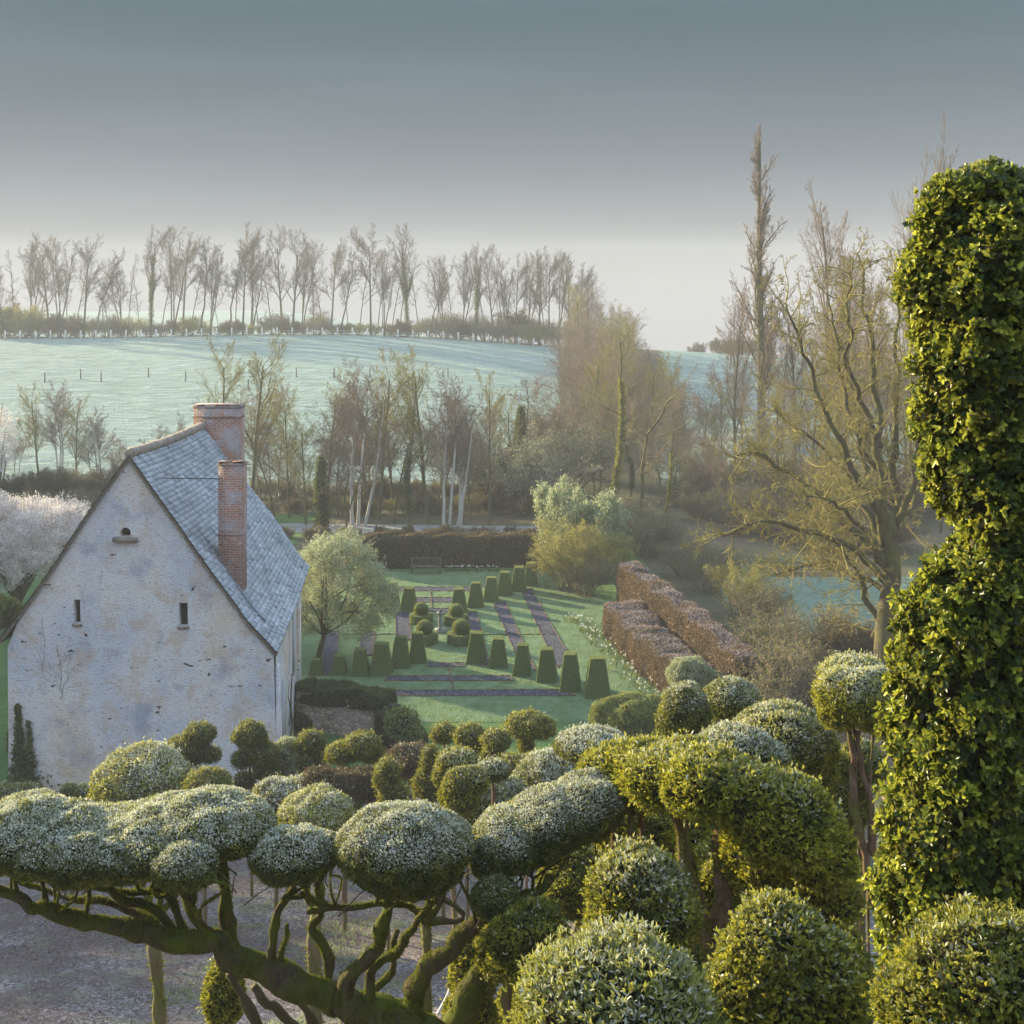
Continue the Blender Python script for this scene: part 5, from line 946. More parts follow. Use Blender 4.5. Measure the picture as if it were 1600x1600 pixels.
def slates(fn, name, seed, rows, colsn, under=.05):
    rng = np.random.default_rng(seed); Vs = []; Cs = []; n_ = 0; Fs = []
    s0 = []; t0 = []
    for r_ in range(rows):
        off = .5 * (r_ % 2); edges = np.concatenate([[0], (np.arange(1, colsn) + off + rng.uniform(-.12, .12, colsn - 1)) / (colsn + .5), [1]])
        for c in range(len(edges) - 1): s0.append((edges[c], edges[c + 1])); t0.append((r_ / rows, min((r_ + 1.28) / rows, 1.0 + .01)))
    s0 = np.array(s0); t0 = np.array(t0); m_ = len(s0); g = .004
    c4 = [fn(s0[:, 0] + g * .12, t0[:, 0]), fn(s0[:, 1] - g * .12, t0[:, 0]), fn(s0[:, 1] - g * .12, np.minimum(t0[:, 1], 1)), fn(s0[:, 0] + g * .12, np.minimum(t0[:, 1], 1))]
    nf = nrm(np.cross(c4[1] - c4[0], c4[3] - c4[0])); nf = np.where(nf[:, 2:3] < 0, -nf, nf); jit = rng.uniform(0, .014, (m_, 1)); low = nf * (.042 + jit); lowr = nf * (.042 + jit + rng.uniform(-.006, .010, (m_, 1)))
    top = [c4[0] + nf * .004, c4[1] + nf * .004, c4[2] + lowr, c4[3] + low]; botm = [c4[2] + lowr - nf * .018, c4[3] + low - nf * .018]
    V = np.stack(top + botm, 1); b_ = np.arange(m_)[:, None] * 6; F4 = np.concatenate([b_ + [0, 1, 2, 3], b_ + [3, 2, 4, 5]], 0)
    tone = np.clip(rng.normal(.5, .24, m_), 0, 1); fr = np.clip(rng.normal(.6, .25, m_), 0, 1); C = np.repeat(np.stack([tone, fr, tone], 1), 6, 0)
    # boards below
    S, Tt = np.meshgrid(np.linspace(0, 1, 12), np.linspace(0, 1, 14)); G_ = fn(S.ravel(), Tt.ravel()); n0 = m_ * 6; ii_, jj_ = np.meshgrid(np.arange(11), np.arange(13)); q_ = (jj_ * 12 + ii_).ravel(); Fb = np.stack([q_, q_ + 1, q_ + 13, q_ + 12], 1)
    dn = np.array([0, 0, -.10]); V2 = np.concatenate([G_ - [0, 0, .012], G_ + dn]); Fu = np.concatenate([Fb + n0, Fb[:, ::-1] + n0 + len(G_)])
    rim = list(range(12)) + [12 * r_ + 11 for r_ in range(1, 14)] + [13 * 12 + c for c in range(10, -1, -1)] + [12 * r_ for r_ in range(12, 0, -1)]; rim = np.array(rim); Fr = np.stack([rim, np.roll(rim, -1), np.roll(rim, -1) + len(G_), rim + len(G_)], 1) + n0
    VV = np.concatenate([V.reshape(-1, 3), V2]) - HO; CC = np.concatenate([C, np.tile([0, 0, 0], (len(V2), 1))])
    return mesh_np(name, VV, [np.concatenate([F4, Fu, Fr])], [M['slate'], M['oldwood']], house, col=CC, mi=[0] * len(F4) + [1] * (len(Fu) + len(Fr)))
roof = slates(slopeR, 'roof', 1, 44, 52)
roofL = slates(slopeL, 'roof', 2, 30, 40)
# ridge of mortared tiles
mb = MB(); rng = np.random.default_rng(8); a = nP(np.array([0.]))[0] - HO; b_ = fP(np.array([0.]))[0] - HO; n_ = 34
for i in range(n_):
    p = a + (b_ - a) * (i / n_) + [0, 0, -.08 * math.sin(math.pi * i / n_) + .02]; q_ = a + (b_ - a) * ((i + 1.12) / n_) + [0, 0, -.08 * math.sin(math.pi * i / n_) + .02 + .035]
    mb.tube([p, q_], [.155 + rng.uniform(-.015, .02), .175 + rng.uniform(-.015, .02)], 10)
mb.build('ridge', M['ridge'], house, True)
# verge boards of the gable
for prof, s_ in ((nearP, 1), (nearL, -1)):
    pp = [GP(px_ + s_ * 0, py_ + 5, off=.08) - HO for px_, py_ in prof]; mb = MB(); mb.tube(catmull(pp, 3), .055, 5); mb.build('verge', M['ridge'], house)
# chimneys
def chimney(x0, x1, y0, y1, zb, zt, bands, name='chimney'):
    mb = MB(); mb.box((x0, y0, zb), (x1, y1, zt)); 
    for z0_, z1_, e in bands: mb.box((x0 - e, y0 - e, z0_), (x1 + e, y1 + e, z1_))
    mb.V = [v - HO for v in mb.V]; o = mb.build(name, M['brick'], house)
    rng = np.random.default_rng(int(x0 * -10)); f = MB()
    for k in range(9): # broken rim bricks
        u = rng.random(); xx_ = x0 + (x1 - x0) * u; f.box((xx_ - .1, y0 - .02, zt + .002), (xx_ + .1, y0 + .12, zt + rng.uniform(.03, .08)))
    f.box((x0 + .16, y0 + .14, zt + .002), (x1 - .16, y1 - .14, zt + .02), mi=1); f.V = [v - HO for v in f.V]; f.build('flue', [M['brick'], M['dark']], o)
    return o
c1 = chimney(-10.24, -9.37, 44.6, 45.25, 5.4, 11.50, [(8.98, 9.03, .018), (11.40, 11.46, .02)])
c2 = chimney(-13.62, -11.62, 54.75, 55.6, 5.5, 12.55, [(12.45, 12.60, .02), (12.06, 12.12, .03)])
# lead flashing running down by the chimney
fl = MB(); pts_ = [slopeR(np.array([.118]), np.array([t_]))[0] - HO + [0, 0, .06] for t_ in np.linspace(.70, .90, 6)]
fl.tube(pts_, .07, 5); fl.build('flashing', M['lead'], house)
rod = MB(); ra = P(248, 747, 44.75) - HO; rb_ = P(340, 748, 44.75) - HO; rod.tube([ra, rb_], .018, 6); rod.build('tie_rod', M['iron'], house)
# side wall: buttress strips, shutter, tall slit and old vine
sd_ = nrm((FR - HRw)[None])[0]; sn_ = np.array([sd_[1], -sd_[0]]); sn_ = sn_ if sn_[0] > 0 else -sn_
def side(name, a, b_, z0_, z1_, dep, m_):
    f = MB(); p = HRw + sd_ * a; q_ = HRw + sd_ * b_; v = [(*(p - sn_ * .02), z0_), (*(q_ - sn_ * .02), z0_), (*(q_ + sn_ * dep), z0_), (*(p + sn_ * dep), z0_)]; v += [(x_, y_, z1_) for x_, y_, _ in v]
    f.add(np.array(v) - HO, [(0, 1, 2, 3), (7, 6, 5, 4), (0, 4, 5, 1), (1, 5, 6, 2), (2, 6, 7, 3), (3, 7, 4, 0)]); return f.build(name, m_, house)
side('buttress', 0.05, .55, -.5, 4.9, .10, M['plaster']); side('shutter', 2.6, 3.5, .9, 3.6, .06, M['shutter']); side('shutter', 7.2, 8.0, 2.4, 4.9, .06, M['shutter']); side('door', 5.0, 6.1, -.5, 1.9, .05, M['shutter']); side('buttress', 9.6, 10.3, -.5, 5.2, .14, M['plaster'])
vn = empty('wall_vine', (HRw[0] + 1e-3, 46, -.4), 0, 'bare dark climbing vine twisting up the side wall of the house', 'vine'); vo_ = np.array([HRw[0] + 1e-3, 46, -.4]); mb = MB()
rng = np.random.default_rng(12)
def vine(a, z0_, steps, r): 
    p = []
    for k in range(steps): p.append([*(HRw + sd_ * (a + .35 * math.sin(k * 1.3) + rng.uniform(-.15, .15)) + sn_ * (.12 + r)), z0_ + k * .32])
    mb.tube(catmull(np.array(p) - vo_, 3), np.linspace(r, r * .35, (steps - 1) * 3 + 1), 6)
vine(4.2, -.4, 12, .07); vine(4.6, 1., 8, .04); vine(3.8, 1.6, 6, .03); mb.build('stem', M['bark_hill'], vn)
# ivy and bare creepers on the gable foot
iv = empty('wall_ivy', GP(42, 1290, .1), 0, 'green ivy climbing the lower left corner of the gable wall', 'ivy'); io = GP(42, 1290, .1); rng = np.random.default_rng(6)
def wall_leaves(poly_fn, n_, L, lm, parent, o_, seed):
    rng = np.random.default_rng(seed); pts_ = []
    while len(pts_) < n_:
        q_ = poly_fn(rng)
        if q_ is not None: pts_.append(GP(q_[0], q_[1], .04 + rng.random() * .28 * q_[2]))
    pt = np.array(pts_) - o_; k = len(pt); v, f = leaves(pt, rng.normal(size=pt.shape) + [0, -.4, -.5], rng.normal(size=pt.shape) * .6 + [0, -1, .3], L * rng.uniform(.6, 1.3, k), .75)
    mesh_np('leaves', v, [f], [lm], parent, col=np.repeat(np.stack([rng.random(k) * .7, 0 * pt[:, 0], .35 * rng.random(k)], 1), 4, 0))
def ivyp(rng):
    y = 1290 - 190 * rng.random() ** 1.6; f = (y - 1100) / 190; s = rng.choice([0, 0, 0, 1, 2]); cx, w0_, st = ((28 + 5 * f, 1.2 + 13 * f ** 1.5, 0), (44 + 8 * f, .8 + 6 * f ** 2, 25), (38 + 8 * f, 2 + 55 * max(0, f - .35), 70))[s]
    if y < 1100 + st: return None
    return (cx + rng.normal() * w0_, y, f)
wall_leaves(ivyp, 5200, .11, M['lf_ivy'], iv, io, 3)
mb = MB()
for k in range(7): mb.tube(catmull([GP(28 + k * 5, 1285, .05) - io, GP(30 + k * 4 + rng.uniform(-4, 4), 1230, .05) - io, GP(30 + k * 3 + rng.uniform(-5, 5), 1170, .05) - io], 4), .018, 4)
mb.build('stems', M['bark_hill'], iv)
cp = empty('bare_creeper', GP(95, 1060, .03), 0, 'fine leafless creeper stems spreading on the left of the gable wall', 'creeper'); o_ = GP(95, 1060, .03); mb = MB()
def creep(px, py, dx, dy, n_, r, dep=0):
    p = [(px, py)]
    for k in range(n_): p.append((p[-1][0] + dx + rng.uniform(-3, 3), p[-1][1] + dy + rng.uniform(-3, 3)))
    mb.tube(catmull([GP(*q_, .012) - o_ for q_ in p], 2), np.linspace(r * .6, r * .25, n_ * 2 + 1), 4)
    if dep < 2:
        for k in range(1, n_, 2): creep(*p[k], dx + rng.choice([-1, 1]) * rng.uniform(2, 5), dy * .8, max(2, n_ - k - 1), r * .6, dep + 1)
creep(96, 1090, -.5, -9, 9, .012); creep(98, 1080, 1.5, -8, 8, .010); creep(66, 1050, 0.2, -10, 9, .010); creep(90, 1040, 3., -6, 6, .008); mb.build('stems', M['bark_hill'], cp)

# ================================================================== FOREGROUND TOPIARY
def limb(mb, pts, r0, r1, n=9, k=7, wob=.2, mi=0):
    p = catmull(pts, k); nn2 = len(p); rg = np.random.default_rng(int(abs(p[0][0] * 991 + p[-1][2] * 577)) % 99991)
    p = p + np.stack([snoise(p, 6, 1, 2), snoise(p, 6, 2, 2), snoise(p, 6, 3, 2)], 1) * min(r0, .05) * .6
    rad = np.linspace(r0, r1, nn2) * (1 + wob * snoise(p, 9, 4, 2)); mb.tube(p, rad, n, mi); return p, rad
def moss_tufts(paths, dens, L, mt, parent, origin, seed, down=.0, patch=-9):
    rng = np.random.default_rng(seed); pts_ = []; dd_ = []
    for p, r in paths:
        seg = np.linalg.norm(np.diff(p, axis=0), axis=1); area = (seg * 6.28 * (r[1:] + r[:-1]) / 2).sum(); n_ = int(area * dens)
        w = seg * (r[1:] + r[:-1]); i = rng.choice(len(seg), n_, p=w / w.sum()); t_ = rng.random((n_, 1)); c = p[i] * (1 - t_) + p[i + 1] * t_; rr = r[i] * (1 - t_[:, 0]) + r[i + 1] * t_[:, 0]
        tn = nrm(p[i + 1] - p[i]); o_ = nrm(np.cross(tn, rng.normal(size=c.shape))); keep = (o_[:, 2] > -.55) | (rng.random(n_) < .35); pts_.append((c + o_ * (rr * .96)[:, None])[keep]); dd_.append(o_[keep])
    pt = np.concatenate(pts_); o_ = np.concatenate(dd_); kk = snoise(pt, 5, seed + 8, 3) + .8 * o_[:, 2] > patch; pt = pt[kk]; o_ = o_[kk]; k = len(pt); v, f = leaves(pt - origin, o_ + .7 * rng.normal(size=o_.shape) + [0, 0, .15 - down], rng.normal(size=o_.shape), L * rng.uniform(.5, 1.5, k), .35)
    C = np.stack([np.clip(.5 + .3 * snoise(pt, 5, seed, 2) + .2 * rng.normal(size=k), 0, 1), 0 * o_[:, 0], np.clip(.3 * (1 + snoise(pt, 3, seed + 1, 2)) * (.4 + .6 * (o_[:, 2] > 0)), 0, 1) * rng.random(k)], 1)  # upper-side tufts coloured brighter, painting in the light from above
    return mesh_np('moss', v, [f], [mt], parent, col=np.repeat(C, 4, 0))
def el(px, py, d, rx, rz, ry=None, tilt=0, dd=0):
    s = d / F; return (P(px, py, d + dd), (rx * s, (ry or rx) * s, rz * s), (0, R(tilt), 0))

# ---- the great cloud-pruned tree in front
DA = 9.0
tA = empty('cloud_pruned_tree', (P(760, 1700, DA)[0], DA, Tz(0, DA)), 0, 'large cloud-pruned tree with moss-covered limb sweeping to the lower left under frosted foliage pads', 'tree'); oA = np.array(tA.location)
mbA = MB(); pathsA = []
def LA(pts, r0, r1, n=9): mbA = MB(); pathsA.append(limb(mbA, [P(a, b_, DA + (c[0] if c else 0)) - oA for a, b_, *c in pts], .74 * r0 / F * DA, .74 * r1 / F * DA, n)); mbA.build('limb', M['mossbark'], tA, True)
g_ = [((oA[0] + .05) * F / DA + 800, (CAMZ - oA[2] + .4) * F / DA + HY)]
LA([(g_[0][0], g_[0][1]), (750, 1900), (735, 1740), (690, 1640), (640, 1598), (560, 1578), (470, 1538), (385, 1500)], 62, 26, 14)
LA([(400, 1508), (330, 1478), (250, 1462), (190, 1452), (130, 1438), (75, 1420), (30, 1402), (-10, 1385)], 27, 9, 12)
LA([(735, 1760), (700, 1650), (730, 1560), (762, 1505), (770, 1455), (768, 1415)], 34, 17, 10)
LA([(640, 1600), (648, 1545), (680, 1495), (728, 1462), (770, 1440), (812, 1410), (862, 1375)], 24, 12, 10)
LA([(540, 1575, -.05), (552, 1515, -.1), (594, 1478, -.1), (602, 1440, -.1), (600, 1400)], 19, 9)
LA([(570, 1578), (584, 1516), (622, 1486), (650, 1448), (680, 1405)], 13, 7)
LA([(500, 1558), (515, 1500, .1), (488, 1455, .1), (500, 1425, .1), (470, 1390)], 11, 6)
LA([(366, 1500), (356, 1445, .1), (352, 1395, .1), (345, 1340, .1)], 19, 11)
LA([(345, 1490), (318, 1452), (300, 1425), (290, 1395)], 14, 8)
LA([(430, 1528), (420, 1470), (436, 1425), (462, 1385)], 12, 7); LA([(432, 1530), (446, 1468), (452, 1440)], 8, 4)
LA([(480, 1425), (540, 1418), (600, 1412), (650, 1418)], 7, 6)
LA([(310, 1480, .15), (240, 1425, .2), (180, 1395, .2), (150, 1370, .1)], 13, 6); LA([(300, 1470, .1), (260, 1400, .2), (200, 1392, .3), (130, 1390, .3)], 9, 4)
LA([(260, 1462, .1), (200, 1420, .3), (100, 1400, .4), (10, 1370, .4)], 9, 5)
LA([(560, 1580, .3), (610, 1520, .5), (625, 1450, .5)], 9, 6)
PADS = [ [el(35, 1302, 9.0, 76, 50, 110), el(90, 1312, 9.0, 80, 46, 110), el(150, 1322, 9.05, 86, 44, 120), el(205, 1318, 9.1, 86, 46, 120), el(262, 1304, 9.1, 88, 48, 115), el(320, 1292, 9.1, 86, 48, 105), el(365, 1294, 9.1, 66, 40, 80)],
         [el(122, 1344, 8.7, 50, 38), el(168, 1345, 8.7, 38, 30)], [el(290, 1356, 8.6, 50, 38)], [el(455, 1338, 8.9, 66, 42), el(505, 1330, 8.95, 30, 30)], [el(632, 1325, 8.9, 108, 62, 100), el(640, 1350, 8.9, 85, 52, 80)],
         [el(800, 1315, 9.2, 62, 50, 80), el(855, 1290, 9.25, 78, 56, 80, -20), el(915, 1262, 9.3, 62, 50, 80, -20), el(770, 1345, 9.1, 36, 34)], [el(774, 1406, 8.8, 38, 34)] ]
rngA = np.random.default_rng(77)
def feeders(pads, paths, mb, o_, n_each, r, rng, zlow=-.35):
    allp = np.concatenate([p for p, _ in paths]); 
    for pad in pads:
        for (c, rr, rot) in pad:
            c = c - o_
            for k in range(n_each):
                tgt = c + np.array([rng.uniform(-.7, .7) * rr[0], rng.uniform(-.5, .5) * rr[1], zlow * rr[2]]); low = allp[(allp[:, 2] < tgt[2] - .03)]
                if not len(low): low = allp
                dist = np.linalg.norm((low - tgt) * [1.5, 1, .6], axis=1); s = low[rng.choice(np.argsort(dist)[:14])]; m1 = s * .6 + tgt * .4 + rng.normal(size=3) * .05; m2 = s * .25 + tgt * .75 + rng.normal(size=3) * .05
                mb = MB(); p, rad = limb(mb, [s, m1, m2, tgt], r * rng.uniform(.7, 1.2), r * .4, 7, 4); paths.append((p, rad)); mb.build('branch', M['mossbark'], tA, True)
feeders([[pd[0]] for pd in PADS] + [PADS[0][1:5]] + [PADS[4][1:]] , pathsA, mbA, oA, 3, .015, rngA)
feeders([PADS[0][:4], PADS[3], PADS[4], PADS[5][:3]], pathsA, mbA, oA, 4, .009, rngA, -.6)
for pd in PADS:
    for c, rr, rot in pd:
        for q in range(5):
            e = c - oA + rngA.normal(size=3) * np.array(rr) * [.5, .4, .1] + [0, 0, -.3 * rr[2]]; s_ = e + [rngA.normal() * .10, rngA.normal() * .08, -rr[2] * rngA.uniform(.5, 1.0)]
            twg = MB(); twg.tube(catmull([s_, (s_ + e) / 2 + rngA.normal(size=3) * .02, e], 3), np.linspace(.006, .003, 7), 5); twg.build('twig', M['bark_hill'], tA, True)
moss_tufts([(p + oA, r) for p, r in pathsA], 14000, .014, M['moss'], tA, oA, 5, patch=-.05)
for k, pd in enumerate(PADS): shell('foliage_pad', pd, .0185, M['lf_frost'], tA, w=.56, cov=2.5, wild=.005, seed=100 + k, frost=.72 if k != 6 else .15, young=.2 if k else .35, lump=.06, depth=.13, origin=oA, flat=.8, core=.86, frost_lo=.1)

# ---- generic domed topiary: trunk(s) from the ground, one or more foliage masses
def topiary(name, lab, ells, L, mt, seed, frost=.5, young=.25, cov=2.6, trunks=(( 0, 0),), tr=.05, cat='topiary', whorl=1, lump=.07, depth=.13, flat=.75, bark='topbark', extra=None, group=None, wild=.03, moss=False, frost_lo=.2, upy=.35, w=.42):
    c = ells[0][0]; g = np.array([c[0], c[1], Tz(c[0], c[1])]); root = empty(name, g, 0, lab, cat, group); mb = MB(); rng = np.random.default_rng(seed); paths = []
    for e in ells[:1] if g[1] > 16 else ells[:3]:
        tgt = e[0] - g; s = np.array([tgt[0] * .35 + rng.normal() * .06, tgt[1] * .35 + rng.normal() * .06, -.2]); m1 = s * .55 + tgt * .45 + rng.normal(size=3) * .05; m1[:2] = s[:2] * .7 + tgt[:2] * .3
        mb = MB(); paths.append(limb(mb, [s, m1, s * .2 + tgt * .8 + rng.normal(size=3) * .04, tgt], tr, tr * .6, 8, 5)); mb.build('trunk', M[bark], root, True)
    if extra:
        for pts_, r0, r1 in extra: mb = MB(); paths.append(limb(mb, [p - g for p in pts_], r0, r1, 8, 6)); mb.build('stem', M[bark], root, True)
    if moss: moss_tufts([(p + g, r) for p, r in paths], 5000, .02, M['moss'], root, g, seed)
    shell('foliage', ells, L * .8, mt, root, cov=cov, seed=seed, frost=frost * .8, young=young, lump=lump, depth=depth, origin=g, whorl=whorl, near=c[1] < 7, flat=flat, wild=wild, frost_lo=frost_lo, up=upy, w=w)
    return root
BX = M['lf_box']; FRM = M['lf_frost']
topiary('domed_topiary', 'tall round dome standing before the left of the gable wall, behind the long frosted pad', [el(222, 1232, 31, 76, 62), el(222, 1250, 31, 78, 50)], .10, BX, 201, .95, .45, wild=.08)
topiary('domed_topiary', 'small clipped block just left of the tall round dome by the gable wall', [el(108, 1248, 33, 14, 24), el(130, 1252, 33, 20, 24)], .08, BX, 202, .5, .2)
topiary('domed_topiary', 'low frosted mound at the left picture edge above the long frosted pad', [el(22, 1248, 33, 30, 20), el(48, 1246, 33, 22, 20), el(-10, 1248, 33, 24, 22)], .09, BX, 203, .4, .2)
topiary('domed_topiary', 'golden round dome peeping over the round frosted pads', [el(495, 1285, 27, 62, 50)], .075, BX, 204, .8, .75)
topiary('domed_topiary', 'long frosted mound stretching behind the golden round dome', [el(432, 1252, 30, 38, 34), el(475, 1245, 30, 40, 30), el(525, 1250, 30, 50, 34), el(575, 1270, 30, 42, 26)], .09, FRM, 205, 1., .2)
topiary('domed_topiary', 'frosted dome rising just left of the tilted sausage-shaped pad', [el(758, 1252, 22, 50, 42), el(795, 1252, 22, 30, 36)], .065, FRM, 206, .85, .35)
topiary('domed_topiary', 'frosted dome above the right end of the tilted sausage-shaped pad', [el(865, 1214, 24, 56, 38), el(840, 1225, 24, 40, 32)], .075, FRM, 207, .9, .25)
topiary('domed_topiary', 'small flat frosted dome standing against the lawn right of the little standard tree', [el(925, 1166, 20, 58, 24), el(950, 1172, 20, 30, 20)], .055, FRM, 208, 1.1, .12)
topiary('domed_topiary', 'green domed bush left behind the two frosted domes', [el(718, 1245, 19, 30, 44), el(735, 1225, 19, 26, 26)], .06, BX, 209, .5, .3)
topiary('domed_topiary', 'small frosted cap between the green domed bush and the frosted domes', [el(770, 1205, 20, 26, 16)], .06, FRM, 210, .9, .2)
topiary('domed_topiary', 'leafy green clump above the green domed bush', [el(715, 1190, 23, 32, 18), el(695, 1212, 23, 18, 22)], .07, BX, 211, .5, .35)
# middle mass on the right, golden
topiary('arching_topiary', 'huge arching golden-green topiary with a tunnel of bare stems beneath', [el(960, 1218, 9.6, 56, 50), el(1010, 1215, 9.4, 62, 55), el(1075, 1205, 9.0, 62, 44), el(1040, 1222, 8.6, 66, 44), el(1110, 1228, 8.3, 76, 52), el(1165, 1252, 8.2, 66, 56), el(1225, 1290, 8.2, 78, 78), el(1270, 1330, 8.3, 62, 76), el(1200, 1340, 8.6, 70, 70), el(1290, 1400, 8.6, 48, 80), el(985, 1290, 10.2, 70, 50), el(1050, 1300, 10.4, 60, 50), el(1170, 1400, 9.6, 90, 90), el(1265, 1450, 9.2, 60, 70)], .046, M['lf_box'], 212, .3, 1.1, cov=2.9, wild=.10, lump=.11, tr=.035, moss=True, whorl=2, frost_lo=.45,
        extra=[([P(1130, 1700, 8.4), P(1122, 1500, 8.4), P(1130, 1420, 8.5), P(1120, 1280, 8.8)], .075, .05), ([P(1125, 1500, 8.4), P(1090, 1430, 8.4), P(1070, 1360, 8.4), P(1050, 1260, 8.5)], .045, .03), ([P(1210, 1800, 8.5), P(1190, 1450, 8.5), P(1180, 1360, 8.7), P(1190, 1260, 8.7)], .05, .03), ([P(1100, 1700, 8.8), P(1098, 1430, 8.8), P(1075, 1330, 8.8)], .025, .02), ([P(985, 1800, 9.2), P(1000, 1450, 9.2), P(990, 1350, 9.2), P(985, 1250, 9.3)], .035, .02)])
topiary('domed_topiary', 'frosted dome sitting behind the middle of the arching golden topiary', [el(1150, 1172, 11.5, 62, 34), el(1190, 1190, 11.5, 44, 34)], .042, FRM, 213, .9, .3, wild=.05)
topiary('domed_topiary', 'large dark round dome right of the twin domes, with frosted crown', [el(1222, 1170, 13, 84, 66), el(1245, 1205, 13, 62, 62)], .046, BX, 214, .8, .45, whorl=2)
topiary('domed_topiary', 'tall egg-shaped dome, left of the twin domes near the beech hedges', [el(1070, 1118, 15.5, 40, 50), el(1062, 1140, 15.5, 36, 44)], .045, FRM, 215, .7, .3)
topiary('domed_topiary', 'rounded dome, right of the twin domes near the beech hedges', [el(1143, 1100, 16, 46, 38)], .045, FRM, 216, .7, .35)
topiary('mushroom_topiary', 'mushroom-shaped topiary on bare twisting stems beside the leafy column', [el(1335, 1060, 12.6, 54, 34), el(1330, 1090, 12.2, 56, 46), el(1365, 1100, 12.2, 44, 56), el(1310, 1110, 12.2, 32, 36)], .042, BX, 217, .9, .75, wild=.04, tr=.02, extra=[([P(1365, 1420, 12.2), P(1350, 1330, 12.2), P(1332, 1260, 12.2), P(1336, 1200, 12.2), P(1325, 1130, 12.2)], .045, .03), ([P(1365, 1340, 12.2), P(1362, 1250, 12.2), P(1345, 1190, 12.2), P(1338, 1140, 12.2)], .035, .022)])
topiary('domed_topiary', 'dark dome half hidden behind the stems of the mushroom-shaped topiary', [el(1345, 1205, 14.5, 38, 46), el(1320, 1260, 14.5, 34, 60)], .05, BX, 218, .3, .3)
# front domes
topiary('domed_topiary', 'pinkish tall dome in the lower middle under the arching topiary', [el(995, 1400, 7.6, 74, 72), el(1005, 1435, 7.6, 86, 85)], .044, BX, 219, .55, .35, wild=.09, whorl=2, upy=.6)
topiary('domed_topiary', 'dark round ball at the end of the mossy limb in the lower middle', [el(828, 1478, 8.6, 66, 68), el(790, 1490, 8.7, 44, 50)], .04, BX, 220, .12, .4, whorl=2)
topiary('domed_topiary', 'dark dome in shade between tilted pad and pinkish dome', [el(905, 1380, 11.5, 60, 62)], .05, BX, 221, .1, .2)
topiary('domed_topiary', 'big bright frosted dome at the bottom centre of the picture, closest to us', [el(965, 1590, 5.4, 150, 112), el(920, 1620, 5.4, 110, 90), el(1010, 1620, 5.4, 116, 90)], .042, FRM, 222, .5, 2.2, wild=.16, whorl=3, upy=.8, w=.30, lump=.08)
topiary('domed_topiary', 'reddish tipped dome at the bottom, left of the foot of the leafy column', [el(1215, 1500, 6.3, 84, 92), el(1240, 1550, 6.3, 106, 120), el(1180, 1560, 6.3, 80, 80)], .042, BX, 223, .3, .6, wild=.12, whorl=3, upy=.6, depth=.18)
topiary('domed_topiary', 'broad green dome filling the lower right corner', [el(1540, 1535, 4.7, 125, 105), el(1600, 1560, 4.7, 130, 115), el(1480, 1590, 4.7, 105, 95)], .032, BX, 224, .2, .45, wild=.1, whorl=3, upy=.6, cov=2.8)
topiary('domed_topiary', 'ivy-green mass hanging low behind the mossy limb fork', [el(740, 1520, 10.2, 36, 60), el(735, 1600, 10.2, 40, 60), el(350, 1560, 11.5, 30, 60)], .05, BX, 225, .05, .5, tr=.03)
# small standard and clump trees between us and the lawn
def small(lab, ells, seed, L=.075, mt=BX, frost=.2, young=.22, group=None, tr=.045, name='small_topiary', **k): return topiary(name, lab, ells, L, mt, seed, frost, young, trunks=((0, 0),), tr=tr, group=group, cov=2.2, lump=.14, depth=.2, wild=.10, bark='topbark', **k)
small('little standard tree with flat round head and ivied stem, standing against the lawn', [el(822, 1134, 30, 32, 20), el(845, 1138, 30, 22, 18), el(822, 1165, 30, 11, 18)], 301, young=.4)
small('little round-headed tree left of the three in front of the lawn', [el(693, 1148, 31, 19, 16)], 302)
small('frosted tuft tree in the middle of the three before the lawn', [el(733, 1152, 30, 24, 20), el(750, 1165, 30, 18, 15)], 303); small('frosted tuft tree right of the three before the lawn', [el(775, 1160, 29, 22, 20), el(770, 1180, 29, 18, 12)], 304)
small('tufted spreading tree on thin stem right of the house corner', [el(535, 1178, 31, 26, 17), el(565, 1166, 31, 30, 19), el(580, 1178, 31, 20, 14)], 305, young=.25)
small('twin-balled upright shrub right of the house corner', [el(485, 1162, 33, 22, 20), el(487, 1188, 33, 24, 22)], 306, young=.1)
small('cloud-pruned shrub of stacked pads against the middle of the gable wall', [el(312, 1148, 34, 24, 17), el(290, 1168, 34, 30, 17), el(328, 1180, 34, 16, 13), el(295, 1188, 34, 20, 12)], 307, young=.1)
small('cloud-pruned shrub of stacked pads against the right of the gable wall', [el(390, 1150, 33.5, 26, 22), el(410, 1180, 33.5, 26, 18), el(378, 1188, 33.5, 15, 14), el(418, 1205, 33.5, 22, 15), el(382, 1222, 33.5, 16, 14)], 308, young=.1)
small('grey-green low round bush beside the tall round dome', [el(325, 1228, 29, 34, 26)], 309, young=.2, name='round_bush')
small('grey feathery shrub between house corner and twin-balled shrub', [el(448, 1180, 34, 20, 28), el(460, 1205, 34, 26, 20)], 310, mt=M['lf_silver'], name='grey_bush', frost=.1)
small('brown-green tangled bush behind the round frosted pad', [el(640, 1190, 33, 34, 26), el(660, 1205, 33, 26, 30)], 311, mt=M['lf_bramble'], name='tangled_bush', frost=.2)
small('ivy-green pillar bush left of the tangled brown one', [el(605, 1215, 28, 20, 30), el(615, 1250, 28, 24, 30)], 312, name='pillar_bush', young=.25, frost=.2)
small('ivy-green pillar bush right of the tangled brown one', [el(672, 1190, 29, 13, 26), el(668, 1230, 29, 22, 34)], 313, name='pillar_bush', young=.15, frost=.2)
small('dark understorey bush below the tufted spreading tree', [el(540, 1230, 30, 40, 26), el(580, 1225, 30, 30, 26), el(500, 1222, 30, 30, 20)], 314, mt=M['lf_bramble'], name='dark_bush', frost=.05)
